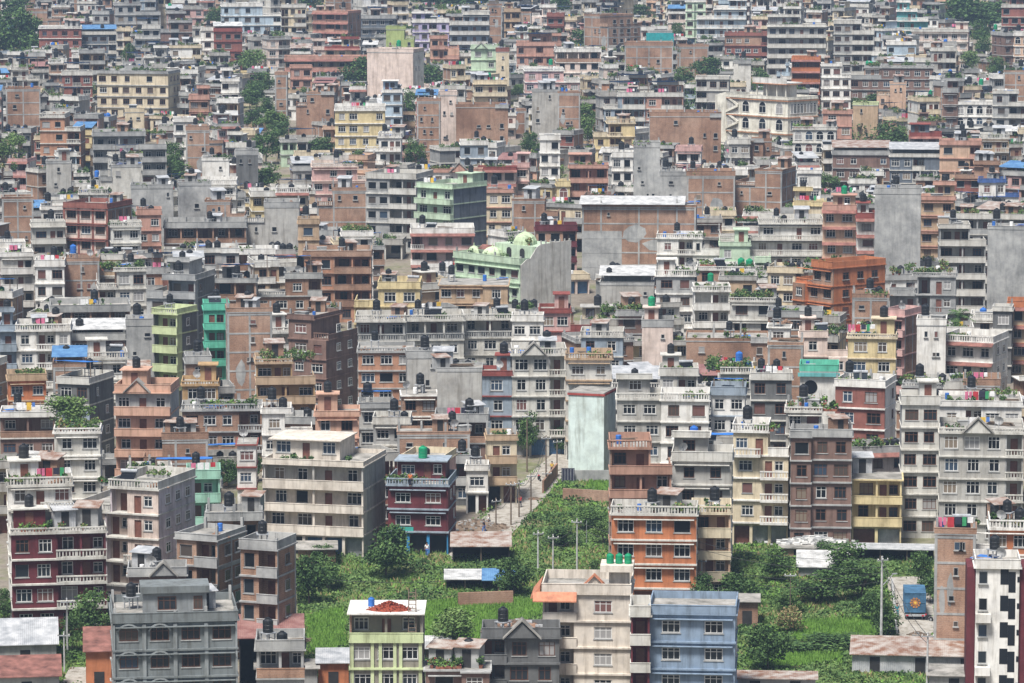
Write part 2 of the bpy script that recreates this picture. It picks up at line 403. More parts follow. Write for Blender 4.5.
# traced houses: x0 xc x1 ytop yvis storeys style front/side/trim feats ; kind phrase ; feature phrase ; landmark name
TRACED = """
11 - 106 524 628 4 H maroon/maroon/lgrey szT1p ; maroon house ; with grey balconies and white windows ; maroon balcony house
8 - 72 477 522 6 c white/white/lgrey zskT1p ; white house ; with rooftop terrace and plants ; white terrace house
70 158 196 482 590 5 c blush/lilacw/lgrey zvp ; pale pink apartment house ; with rounded corner balconies ; pale pink apartment house
176 217 246 532 602 5 h brick/brick/cement rv ; brick house ; with stacked side balconies ; -
206 - 262 511 538 4 h brickp/brick/cement rT1 ; brown brick house ; with unplastered terrace and low parapet ; -
240 277 296 541 620 5 h brickp/brick/cement rv ; bare brick house ; with concrete floor bands ; bare brick block
128 - 186 566 596 4 w brown/brick/cement g ; brown house ; with a small pagoda gable ; pagoda gable house
112 - 238 611 683 4 w slate2/cement/slate2 B4d ; grey cement mansion ; with arched windows and stair block ; arched grey mansion
187 - 220 470 508 3 l mint/mint/mint kT1 ; mint green house ; with laundry on its balcony ; mint balcony house
237 - 256 443 470 3 w white/white/red n ; white house ; with a red roof edge ; -
262 363 386 459 555 4 l creamw/cementl/creamw Yp ; cream apartment block ; with long balconies and bare grey side ; cream apartment block
387 448 456 478 547 3 w maroon/maroon/lslate zpSYB2 ; maroon house ; with blue columned shop on the street ; maroon shop house
466 - 488 462 507 2 w white/white/white T1 ; white house ; narrow with shuttered ground floor ; -
487 - 517 432 472 3 c cream/cream/tan p ; cream house ; with flower pots on its terrace ; cream terrace house
455 - 470 455 520 3 l dgrey/brick/cement p ; dark grey house ; with planted balcony ; -
349 - 423 611 683 4 O limew/brick/limeb n ; lime trimmed house ; with red chillies drying on its flat roof ; lime trimmed house
256 - 304 640 683 3 o cement/brick/cement T2 ; dark open fronted house ; with red tin roof and tanks ; -
482 - 560 628 683 3 w dgrey/brick/dgrey gd ; old grey house ; with a gabled pediment and debris on the roof ; old gabled grey house
425 - 490 668 683 2 w brown/brick/cement np ; low brown house ; with plants along its terrace ; -
542 - 631 584 683 4 V creamw/creamw/creamw B1 ; cream villa ; with sloping orange roof edges ; cream villa
649 - 736 604 683 4 w skyblue/skyblue/skyblue B2 ; pale blue house ; with white mullioned windows ; pale blue house
631 - 650 606 683 4 l maroon/maroon/lgrey - ; narrow maroon house ; with curved balconies ; -
611 - 697 506 588 4 w orange/brick/lgrey zpT1B3 ; orange red house ; with concrete balustrade terrace ; orange red house
672 - 731 505 585 4 l peachy/tan/cream zp ; cream house ; with long weathered balconies ; -
610 - 672 440 505 6 l pinkb/brick/pinkb zd ; dull red house ; with stacked balconies ; dull red stacked house
672 - 732 452 505 5 w cementl/cement/lgrey d ; grey brown house ; with a small roof ridge ; -
733 - 789 424 536 5 c cream/cream/white zT1 ; cream apartment house ; with rounded balconies ; rounded cream apartments
568 604 616 392 470 4 x palegreen/palegreen/red n ; pale green tower house ; with an almost windowless wall and red coping ; pale green tower
791 - 852 428 538 5 w brown/brick/cement rd ; brown brick house ; with concrete frame ; brown framed house
852 - 902 478 543 3 l yellow/yellow/yellow dn ; yellow house ; with three tiers of balconies ; yellow balcony house
902 - 940 396 550 6 w lgrey/cement/lgrey ds ; tall grey house ; with grilled windows ; tall grilled grey house
940 - 1024 425 520 5 w cementl/cement/lgrey gzk ; wide concrete house ; with a pointed porch gable ; -
935 - 976 527 632 5 x brick/brick/white rk ; brick house ; with white edge and laundry ; brick house with white edge
976 - 1020 558 668 5 Z white/maroon/white T1 ; white modern house ; with stepped black stair windows ; white stepped window house
970 - 1030 520 556 5 w orange/white/white zT3p ; white terrace house ; with an orange band and tanks ; -
8 - 46 373 402 3 w orange/orange/tan p ; orange house ; with white windows ; small orange house
45 89 114 377 436 4 w lslate/dgrey/lgrey u ; blue grey house ; with blue roof edge ; blue grey corner house
0 - 55 409 450 3 o brown/brick/white k ; brown house ; with open columned floor of laundry ; brown columned house
54 - 100 425 462 4 w lgrey/cement/white zP ; pale grey house ; with a leafy roof garden ; roof garden house
115 170 179 385 455 5 b peach/cement/peach gsT1 ; peach pink house ; with gabled balcony and outside stair ; peach gabled house
182 - 262 403 440 3 w brick/brick/cement zP ; wide brick house ; with planted terrace ; wide planted brick house
143 - 208 434 462 3 x brick/brick/cement T1r ; low brick house ; with unplastered walls ; -
182 - 218 378 396 4 w ochre/brick/ochre sz ; ochre house ; with terrace stair ; -
186 - 211 356 376 4 w brick/brick/cement r ; small brick house ; with one dark window ; -
204 - 229 303 373 4 c teal/teal/teal d ; teal green house ; with pink balcony edges ; teal house
227 - 272 307 375 5 x brickp/brick/cement r ; tall brick house ; with blank pinkish walls ; blank pink brick tower
126 - 155 320 358 4 x cement/cement/cement - ; blank cement house ; with a bare grey wall ; -
153 177 197 308 358 5 l limeb/dgrey/limeb zT1 ; lime green house ; with open balconies and grey side ; lime balcony house
146 195 215 274 312 5 h cement/dgrey/cement T2 ; grey cement house ; with dark balconies ; -
98 - 146 265 312 4 w lgrey/brick/lgrey zP ; light grey house ; with white windows and plants ; -
63 - 99 257 300 4 x brickp/brick/cement r ; tall brick house ; with bare side walls ; -
35 - 64 260 295 4 w white/brick/white k ; white house ; with blue grey awning ; -
0 - 33 250 290 4 c lgrey/brick/white k ; pale grey house ; with a red balcony ; -
51 - 130 305 330 3 o brick/brick/cement kp ; long brick house ; with laundry on an open top floor ; long laundry house
16 - 70 324 362 4 w white/cement/white zkT1 ; white house ; with laundry and bare cement base ; white laundry house
0 - 16 324 375 4 b lslate/slate/lslate d ; blue grey house ; with dark balconies ; -
69 - 125 333 354 3 w brown/brick/cement t ; brown house ; with rusty tin roofs ; -
86 - 127 352 384 4 w white/white/lgrey zs ; white house ; with dark arched door ; -
53 - 86 362 374 4 x brick/brick/cement t ; orange brick house ; with grey tin roof ; -
214 - 256 276 296 4 o brick/brick/cement uT2 ; brick house ; with blue sheeted roof ; -
303 - 371 250 298 4 h orangeb/brick/brick rd ; orange brick house ; with dark unglazed openings ; orange unglazed house
256 - 322 272 292 4 w brick/brick/cement uT1 ; brick house ; with broad blue tarpaulin roof ; blue tarpaulin house
354 - 420 282 310 4 w yellow/yellow/yellow T1 ; yellow house ; with wide flat roof edge ; wide yellow house
439 - 508 284 303 3 w tan/brick/tan n ; tan house ; with grey sloping roof ; -
356 - 405 315 348 4 o cement/cement/lgrey zT1 ; grey concrete house ; with open columned terrace and red curtains ; -
405 - 464 314 350 4 o lgrey/cement/lgrey zT2 ; grey concrete house ; with pink curtained window under columns ; columned terrace house
464 - 516 313 350 4 o lgrey/cement/lgrey zT1 ; grey concrete house ; with arched door below columned terrace ; -
288 329 358 314 388 5 w brown/brown/brown v ; brown brick house ; with rows of windows round its corner ; brown corner house
358 - 414 345 396 5 w orangeb/brick/cement z ; orange brick house ; with white windows in two bays ; orange two bay house
407 - 440 352 400 5 x cementl/cement/cement - ; stepped cement house ; with windowless grey wall ; -
437 - 482 365 404 5 x cementl/cement/cement x ; cement house ; with two tiny windows in a bare wall ; bare cement wall house
481 - 512 368 400 4 w lslate/cement/red s ; pale blue house ; with a red roof edge ; -
402 - 437 394 414 3 w brick/brick/white nd ; small brick house ; with white flat roof ; -
435 - 488 414 436 3 o brown/brick/cement k ; brown house ; with ragged terrace edge ; -
256 - 315 356 398 4 l ochre/ochre/tan zP ; ochre house ; with plants on tiered balconies ; ochre planted house
262 - 312 405 440 4 h white/white/white T2 ; white house ; with a large dark opening ; white house with dark opening
315 - 359 408 440 4 w peach/peach/peach sT1 ; peach house ; with square stair room ; peach stair house
359 - 394 400 420 3 w cementl/brick/cement u ; low grey house ; with blue tin roof ; -
373 - 410 416 440 3 w lgrey/cement/lgrey T2 ; pale grey house ; with tanks on a blank wall ; -
397 - 470 429 450 3 x brick/brick/cement rT1 ; wide brick house ; with bare red wall ; -
512 - 566 348 400 5 w lgrey/cement/lgrey zg ; grey beige house ; with arched door and ledges ; grey beige gabled house
566 - 612 352 400 5 w lgrey/cement/tan z ; grey beige house ; with plain ledges ; -
581 - 623 330 350 4 w lslate/cement/lgrey z ; grey blue house ; with one white window ; -
512 - 543 314 338 4 w white/white/white T1 ; white house ; with blank wall and small window ; -
540 - 592 306 325 4 w pink/pink/red s ; pale pink house ; with red sloping roof edge ; pink red roofed house
600 - 656 309 326 3 w brown/brick/cement P ; brown house ; with flowering roof garden ; flower roof house
694 - 730 285 328 4 l white/white/white zp ; white house ; with tiered balconies ; white tiered balcony house
730 - 775 295 330 4 w lgrey/cement/lgrey dzP ; grey house ; with dark grilled windows ; -
656 - 695 270 298 4 w white/cement/white zs ; white house ; with stepped roof blocks ; -
600 - 654 280 300 3 x cementl/cement/lgrey t ; low grey house ; with glassy tin roof ; -
686 - 768 336 350 3 x brickp/brick/cement rp ; long brick house ; with plain parapet wall ; long brick wall house
642 - 673 321 358 5 x blush/cement/blush s ; beige house ; with a tall blank wall ; tall beige house
617 - 662 392 420 4 w cementl/cement/lgrey z ; grey house ; with two white windows ; -
661 - 709 393 415 4 w white/cement/white zd ; white house ; with brown shuttered windows ; white brown shuttered house
660 - 698 368 392 4 h lgrey/cement/lgrey sT1p ; grey house ; with outside stair ; -
711 - 745 387 415 4 w white/white/lslate u ; white house ; with blue tarpaulin and creeper ; white creeper house
702 - 753 366 386 4 w cement/cement/lgrey zPT2 ; grey house ; with planted roof ; -
751 - 792 372 412 4 w dgrey/cement/lgrey dkT2 ; dark grey house ; with blue sheets on terrace ; -
797 833 886 263 300 5 w brick/orange/orange dv ; orange house ; with bare brick end wall ; bright orange house
890 - 956 270 318 5 c cement/cement/cement zP ; big grey concrete house ; with flower pots along its terrace ; flower pot grey house
940 - 986 222 305 6 l cement/cement/lgrey d ; grey apartment tower ; with stacked concrete balconies ; stacked balcony tower
988 - 1030 224 285 7 x cement/cement/cement x ; blank cement tower ; with a tiny window high up ; blank cement tower
853 - 889 293 320 4 x brick/brick/cement rT2 ; square brick house ; with concrete corner columns ; -
885 905 921 310 355 5 b pink/brick/pink d ; pink house ; with brick side wall ; -
917 - 946 320 362 5 x white/white/white - ; white house ; with a blank bright wall ; -
944 993 1008 337 375 4 w whitish/white/white Rvz ; white house ; with red awnings over its balconies ; white red awning house
1008 - 1030 301 375 6 w cream/cream/orange R ; cream house ; with orange floor edges ; -
800 - 848 330 375 4 w blush/white/blush sp ; pale beige house ; with water streaks and small openings ; -
848 - 896 331 372 5 w yellow/yellow/cream zks ; yellow house ; with laundry filled terraces ; yellow laundry house
800 - 838 366 412 5 x whitish/white/teal o ; white modern house ; with round window and teal band ; round window house
835 885 896 380 440 5 w redb/white/white d ; red brick modern house ; with white stair strip ; red brick modern house
768 - 790 326 340 4 w white/white/white n ; small white house ; with twin square windows ; -
768 - 803 340 365 4 x brick/brick/cement r ; brick house ; with unplastered terrace walls ; -
903 - 941 380 400 4 w brown/brick/cement z ; brown brick house ; with mossy slab ; -
941 - 1000 380 396 4 x brick/brick/cement kr ; wide brick house ; with unplastered rear wall ; -
768 - 822 310 330 4 w brick/brick/cement T1 ; brown brick house ; with open terrace ; -
938 - 1022 398 424 5 w white/white/white kT2p ; white terrace house ; with washing and tanks ; -
786 - 844 404 430 6 w cementl/cement/lgrey zp ; weathered grey house ; with sloping stair wall ; -
768 - 787 372 428 6 c lslate/cement/white p ; pale grey narrow house ; with small balconies ; -
993 - 1012 304 338 4 w dgrey/dgrey/lgrey - ; dark grey house ; with white ledges ; -
40 80 85 113 145 5 w orangeb/brick/lgrey z ; orange brick house ; with evenly spaced windows ; orange even windowed house
93 - 166 131 150 4 l cement/cement/cement P ; long grey house ; with overgrown roof edge ; -
186 - 223 127 148 4 x brick/brick/cement r ; blank brick house ; with reddish wall ; -
46 - 71 159 190 5 x cementl/cement/cement s ; pale cement house ; with a tall blank stair wall ; -
100 - 141 163 186 4 x lgrey/cement/lgrey T3 ; pale grey house ; with a row of tanks ; -
190 - 236 179 196 4 c white/white/white z ; white house ; with wide balcony ; -
202 - 229 157 179 4 x white/white/white T2y ; narrow white house ; with orange tarpaulin on top ; orange tarpaulin house
236 - 258 151 175 4 x dgrey/dgrey/cement - ; dark cement house ; with windowless end ; -
79 - 123 189 205 4 w white/brick/lgrey zk ; white house ; with dark doorway ; -
64 107 132 203 247 5 w blush/brick/redb F ; red framed house ; with tall pale windows ; red framed house
2 - 33 195 240 5 x brickp/brick/cement r ; brick tower house ; with concrete bands ; brick band tower
32 - 65 221 255 4 b lgrey/cement/lgrey d ; grey house ; with curtained bay windows ; -
41 - 65 204 220 4 w white/white/white - ; white house ; with white railing ; -
131 - 173 184 208 4 x cement/cement/cement r ; cement house ; with ragged stained top ; stained cement house
179 - 211 181 216 5 x cement/cement/cement - ; cement house ; with one slit window ; -
137 - 161 209 232 4 w salmon/brick/salmon T2 ; salmon house ; with green tanks below ; -
205 - 245 198 223 4 x brickp/brick/cement r ; unfinished brick house ; with broken top edge ; broken brick house
164 - 246 222 244 3 o brick/brick/cement rT1 ; long brown house ; with row of dark openings ; long open brown house
245 - 299 203 240 4 x cementl/cement/cement r ; mottled cement house ; with streaked bare walls ; mottled cement house
0 - 25 242 262 4 b lgrey/lgrey/white - ; pale grey house ; with curved balcony ; -
111 - 141 221 248 4 w whitish/cement/lgrey zk ; white grey house ; with tiered terraces ; -
335 - 385 106 150 5 w yellow/cream/white zk ; cream yellow house ; with pale curtained windows ; pale curtained yellow house
365 - 401 133 150 4 c white/white/white z ; white house ; with deep corner balcony ; -
312 - 377 162 178 3 w pink/pink/blush zT1 ; pale pink house ; with crenellated long parapet ; -
317 - 367 187 210 4 x brick/brick/brick r ; brick house ; with dark doorway and red wall ; -
366 416 433 174 230 5 h cement/cement/lgrey k ; grey balcony house ; with shaded deep balconies ; deep grey balcony house
417 453 487 184 232 5 b mint2/slate/mint2 sk ; pale mint house ; with long dark grey side wall ; mint dark sided house
342 - 373 230 248 4 w white/brick/white P ; white house ; with brick side and bushes ; -
298 - 319 218 243 4 w tan/brick/tan - ; tan house ; with tall narrow front ; -
411 - 474 228 258 3 w blush/pink/white R ; pale pink villa ; with white slab roof ; pale pink villa
432 - 482 167 184 4 w white/cement/salmon gP ; white house ; with salmon roof trim ; -
478 - 516 165 185 4 w blush/blush/red R ; pale house ; with red roof band ; -
486 - 513 187 215 4 w cream/cream/salmon - ; cream house ; with shaded upper window ; -
512 - 558 197 222 4 x brickp/brick/cement r ; brick house ; with sloping broken roofline ; -
461 - 488 140 160 4 w lslate/lslate/white T2 ; pale blue house ; with stacked tanks on a plinth ; -
582 - 696 203 258 5 x brick/brick/cement rw ; large brick block ; with cement patches and white tin roof ; large brick block
634 - 660 143 195 6 x cement/cement/cement r ; cement tower ; with stepped bare walls ; stepped cement tower
660 - 688 171 195 5 x cement/cement/cement - ; cement house ; with blank grey wall ; -
687 - 735 172 200 5 x brick/brick/cement r ; brick house ; with unplastered walls ; -
734 782 796 168 200 5 x brick/brick/cement r ; big brick house ; with pale concrete bands ; big banded brick house
569 - 608 163 187 4 l salmon/brick/salmon p ; salmon red house ; with twin terraces of orange cloth ; red terraces house
557 - 570 181 200 3 w yellow/yellow/yellow a ; yellow house ; with a dark arch ; yellow arch house
612 - 633 152 180 4 w white/lslate/white T1 ; white house ; with blue lower walls ; -
676 - 701 146 166 4 w white/white/pink d ; white house ; with twin dark windows ; -
657 - 721 233 250 3 w white/white/white z ; white villa ; with arched door and long balustrade ; white balustrade villa
720 - 823 218 250 4 b whitish/cement/lgrey zT2p ; long grey white house ; with wide wavy balconies ; wavy balcony house
720 - 771 240 262 3 w mint2/mint2/mint2 s ; pale green house ; with small gabled roofs ; pale green gabled house
536 - 577 225 240 3 w pink/brick/maroon k ; pink house ; with maroon stair walls ; -
540 - 560 135 155 4 w white/white/white - ; white house ; with a plain front ; -
594 - 635 119 143 4 w yellow/tan/cream zd ; yellow house ; with curved bay windows ; -
512 - 529 162 180 4 w blush/blush/pink - ; pale pink house ; with pink ledges ; -
650 - 721 113 138 5 x brick/brick/cement r ; wide brick house ; with bare rear walls ; wide bare brick house
729 - 750 139 155 4 w cementl/cement/lgrey - ; grey house ; with rounded porch ; -
750 - 780 138 155 4 x brick/brick/cement r ; brick house ; with angled end wall ; -
793 - 836 125 142 4 w lgrey/cement/lgrey az ; light grey house ; with small arched windows ; light grey arched house
940 - 981 140 158 4 w peachy/tan/salmon - ; tan house ; with deep square window ; tan square window house
981 - 1009 134 156 4 c tan/tan/lgrey z ; tan house ; with wavy roof edge ; -
910 - 941 132 155 4 w lgrey/slate/red R ; pale house ; with red roof edge ; -
955 - 999 159 176 4 w redb/brick/brick - ; red brick house ; with boxy stair room ; -
979 - 1019 177 190 3 w white/lslate/blue - ; white house ; with a blue stripe ; -
875 - 921 189 262 7 x cement/cement/cement x ; bare cement tower ; with horizontal slit windows ; slit window cement tower
920 - 955 194 250 6 w tan/tan/salmon d ; tan tower house ; with dark square windows ; tan tower house
857 - 878 213 262 5 w white/white/red R ; white house ; with red ledges ; white red ledge house
823 - 856 205 255 5 w peachy/peach/salmon Rv ; peach house ; with rounded salmon ledges ; -
794 - 826 200 220 4 w cream/cream/yellow k ; cream house ; with awning ; -
945 - 1026 213 226 4 o cement/cement/lgrey P ; concrete house ; with planted roof frame ; -
798 - 821 168 180 4 w whitish/cement/white - ; white house ; with small dark window ; -
833 - 890 150 166 3 w brown/brick/cement t ; low brown house ; with grey tin roof ; -
890 - 943 152 166 3 w slate/cement/lgrey t ; low grey house ; with slate coloured roof ; -
97 168 180 70 110 5 w cream/cream/cement P ; long cream yellow house ; with planted roof and rows of windows ; long yellow house
6 - 40 86 122 5 x brickp/brick/cement r ; brick house ; with pale frame and blank wall ; -
221 - 239 77 96 4 w white/white/white d ; white house ; with dark balcony ; -
214 - 242 28 48 4 w redb/redb/red t ; red house ; with red tin roof ; -
191 - 215 27 50 4 w white/white/white - ; white house ; with few small windows ; -
80 - 116 31 46 3 w slate/cement/lgrey t ; grey house ; with dark terrace ; -
39 - 81 25 38 4 w redb/brick/white z ; red house ; with white balconies ; -
24 - 60 9 26 4 x brick/brick/cement r ; brick house ; with bare walls ; -
160 - 192 19 42 4 w brown/brick/cement r ; brown brick house ; with narrow windows ; -
135 - 160 25 40 4 w slate/cement/lgrey u ; grey house ; with pale blue roof sheet ; -
115 - 160 2 25 5 h cement/brick/cement r ; concrete frame house ; with open unfinished floors ; concrete frame house
222 - 281 3 30 5 w ltblue/ltblue/white - ; pale blue block ; with long window rows ; pale blue block
189 - 209 95 115 4 w salmon/brick/salmon - ; salmon house ; with blue door ; -
125 - 144 109 128 3 x cream/cream/cream - ; cream house ; with blank wall ; -
174 - 196 117 130 4 w whitish/white/white - ; white house ; with dark window ; -
170 - 201 44 58 4 w white/white/cream - ; white cream house ; with low parapet ; -
62 - 92 71 90 4 w redb/slate/lgrey u ; dark red house ; with blue lean to roof ; -
281 - 306 4 30 5 c cream/cementl/lgrey - ; cream grey house ; with corner balconies ; -
313 348 361 10 32 5 w salmon/brick/salmon R ; salmon brick house ; with white windows ; salmon brick house
361 - 396 15 30 4 w slate/brick/cement u ; grey house ; with blue tin terrace roof ; -
413 - 449 19 44 4 w lilac/lilac/white - ; lilac house ; with white trims ; lilac house
386 - 414 27 48 4 x lime2/lime2/lime2 - ; lime green house ; with a blank bright wall ; lime blank wall house
450 - 489 11 45 6 b lslate/cement/lgrey d ; grey blue block ; with tiered balconies ; grey blue tiered block
488 - 502 3 40 6 x brickp/brick/cement - ; slim brick tower ; with no windows ; slim brick tower
367 413 424 50 74 5 x blush/white/blush GT1 ; big beige house ; with green tank on its blank wall ; beige house with green tank
431 - 459 35 60 4 c peach/peach/salmon - ; peach house ; with orange curtains ; -
471 - 497 45 70 5 w mint2/mint2/mint2 g ; light green house ; with a green roof gable ; light green gabled house
496 - 509 49 72 5 x cream/cream/redb - ; narrow cream house ; with red frame ; -
474 - 507 80 104 4 b cream/cream/cream k ; cream house ; with deep curved balcony ; -
456 - 508 104 140 5 x brick/brick/cement r ; wide brick house ; with grid of concrete columns ; gridded brick house
440 - 457 92 132 5 x blush/blush/blush - ; slim pale tower house ; with tall blank wall ; -
417 - 440 98 134 5 x brick/brick/cement rT1 ; brick house ; with pale bands ; -
382 - 402 88 126 5 w ltblue/white/white - ; pale blue white house ; with narrow front ; -
285 - 368 56 72 3 l cream/tan/salmon R ; long cream house ; with red roof edge ; long red edged house
291 - 312 64 86 4 w salmon/salmon/salmon - ; orange pink house ; with bay window ; -
275 - 287 72 100 5 x brickp/brick/cement - ; slim brick house ; with dark stair opening ; -
296 - 334 91 118 4 x brick/brick/cement r ; brick house ; with dark doorway ; -
325 - 359 45 56 3 w cream/cream/red R ; cream house ; with short red roof ; -
584 608 641 15 45 5 x brickp/brick/cement rv ; big brick house ; with windows on one side only ; big corner brick house
697 - 746 6 32 5 b ltblue/cement/white z ; pale blue house ; with long white balconies ; long white balconied block
725 - 769 32 54 4 w redb/brick/redb - ; dark red house ; with white roof panels ; -
648 - 672 31 42 4 N slate/slate/cement - ; house under construction ; with teal safety netting ; teal netted house
720 - 751 60 76 4 x lgrey/cement/lgrey - ; pale cement house ; with small opening ; -
532 - 559 88 122 5 x cementl/cement/cement - ; pale cement house ; with tall bare wall ; -
558 - 580 90 126 5 x brick/brick/cement r ; brick house ; with maroon base ; -
556 - 601 48 72 4 o blush/brick/white r ; unfinished house ; with white concrete columns ; white columns house
525 - 580 67 86 4 w pink/blush/white z ; pink white house ; with balustrades ; -
604 - 645 92 122 5 h lslate/salmon/lgrey uk ; grey house ; with blue awning ; -
643 - 683 92 122 5 h salmon/salmon/lgrey uk ; pinkish house ; with blue awning and washing ; -
532 - 556 4 22 4 w blush/blush/white - ; pale pink house ; with stepped roof ; -
547 - 564 13 28 4 w redb/redb/redb - ; deep red house ; with boxy front ; -
517 - 561 42 56 4 w salmon/salmon/salmon u ; orange house ; with blue tarpaulin top ; -
625 - 673 43 66 5 x brick/brick/cement r ; brick house ; with broad bare wall ; -
696 - 729 75 96 4 w cementl/cement/lgrey d ; grey house ; with shaded terrace ; -
768 - 826 23 56 6 b cement/cement/lgrey d ; long grey block ; with stained balconies ; long stained grey block
834 - 874 20 55 6 h cement/cement/lgrey d ; grey block ; with dark stair bay ; grey dark bay block
897 - 928 8 30 5 b teal2/teal2/white z ; turquoise house ; with white balconies ; turquoise house
792 - 820 56 82 5 l orange/brick/orange R ; orange house ; with tiled roof edges ; orange tiled house
822 - 851 62 88 5 w white/cement/white d ; white house ; with black square windows ; white black windowed house
850 - 933 64 88 4 w brown/brick/cement zP ; long curved brown house ; with flower boxes ; long brown house
877 - 906 81 105 4 x peachy/tan/peachy - ; peach house ; with one long slit window ; peach slit house
912 - 968 28 40 4 w blush/salmon/lgrey s ; pale house ; with orange stair room ; -
872 - 916 41 54 4 w ltblue/cement/white k ; pale blue house ; with cluttered terrace ; -
915 - 956 47 72 5 c cementl/cement/lgrey - ; grey house ; with pale wall ; -
956 - 994 100 122 4 w white/white/white a ; bright white house ; with wide dark porch ; bright white house
993 - 1028 89 122 5 h cement/cement/lgrey - ; grey concrete house ; with open bays ; -
1004 - 1028 69 88 5 x brick/brick/cement r ; brick house ; with blank wall ; -
1014 - 1030 32 62 5 w peachy/peach/white a ; orange cream house ; with white base ; -
1002 - 1028 4 28 5 w redb/brick/lgrey - ; dark red house ; with shaded balconies ; -
853 - 878 102 124 4 x tan/tan/lime - ; beige house ; with lime edge ; -
823 - 852 109 124 4 w salmon/cement/salmon - ; salmon house ; with low front ; -
943 - 958 88 115 5 w brown/tan/cement - ; slim brown house ; with pointed top ; -
"""
# ------------------------------------------------------------------ windows and doors (shared meshes)
_WIN = {}


def window_meshes(w, h, kind, lod):
    k = (round(w, 1), round(h, 1), kind, lod)
    if k in _WIN:
        return _WIN[k]
    w, h = k[0], k[1]
    fm = {'w': 'frame_white', 'b': 'frame_brown', 'a': 'frame_white', 'm': 'frame_white', 'c': 'cement', 'd': 'door_wood', 'n': 'cement'}[kind]
    fr, pa = MB("window", fm), MB("pane", "glass")
    t = .09 if kind not in 'cn' else .05
    if kind == 'a':
        n = 8
        zc, R = h - w / 2, w / 2
        arc = [(R * math.cos(math.pi * i / n), zc + R * math.sin(math.pi * i / n)) for i in range(n + 1)]
        pa.prism([(-R, 0), (R, 0)] + arc, .03, .045)
        R2 = R + .1
        for i in range(n):
            a0, a1 = math.pi * i / n, math.pi * (i + 1) / n
            p = [(R * math.cos(a0), zc + R * math.sin(a0)), (R2 * math.cos(a0), zc + R2 * math.sin(a0)),
                 (R2 * math.cos(a1), zc + R2 * math.sin(a1)), (R * math.cos(a1), zc + R * math.sin(a1))]
            fr.prism(p, 0, .08)
        for s in (-1, 1):
            fr.box(min(s * R, s * R2), max(s * R, s * R2), 0, .08, 0, zc)
        fr.box(-.03, .03, .01, .06, 0, zc)
        fr.box(-R, R, .012, .058, zc - .04, zc + .04)
        fr.box(-R2, R2, -.06, .08, -.1, 0)
    elif kind == 'd':
        fr.box(-w / 2, -w / 2 + .09, 0, .08, 0, h)
        fr.box(w / 2 - .09, w / 2, 0, .08, 0, h)
        fr.box(-w / 2 + .09, w / 2 - .09, 0, .08, h - .09, h)
        pa = MB("panel", "door_wood")
        pa.box(-w / 2 + .09, w / 2 - .09, .03, .05, 0, h - .09)
    else:
        fr.box(-w / 2, -w / 2 + t, 0, .08, 0, h)
        fr.box(w / 2 - t, w / 2, 0, .08, 0, h)
        fr.box(-w / 2 + t, w / 2 - t, 0, .08, h - t, h)
        fr.box(-w / 2 + t, w / 2 - t, 0, .08, 0, t)
        if kind in 'wb':
            nv = max(1, round(w / .55) - 1)
            for i in range(nv):
                x = -w / 2 + w * (i + 1) / (nv + 1)
                fr.box(x - .035, x + .035, .01, .07, t, h - t)
            fr.box(-w / 2 + t, w / 2 - t, .012, .068, h * .68, h * .68 + .06)
        elif kind == 'm':
            nv = max(2, round(w / .5) - 1)
            for i in range(nv):
                x = -w / 2 + w * (i + 1) / (nv + 1)
                fr.box(x - .04, x + .04, .01, .07, t, h - t)
            for z in (.33, .66):
                fr.box(-w / 2 + t, w / 2 - t, .012, .068, h * z, h * z + .05)
        fr.box(-w / 2 - .1, w / 2 + .1, -.16, .08, -.1, 0, 'cement' if kind != 'm' else 'frame_white')
        pa.box(-w / 2 + t, w / 2 - t, .03, .045, t, h - t)
    if lod >= 1:
        g = 'glass' if lod == 1 else 'mass_glass'
        fr.add(pa.v, pa.f, g if pa.name == 'pane' else 'door_wood')
        res = (fr.mesh() if lod == 1 else fr, None)
    else:
        res = (fr.mesh(), pa.mesh())
    _WIN[k] = res
    return res


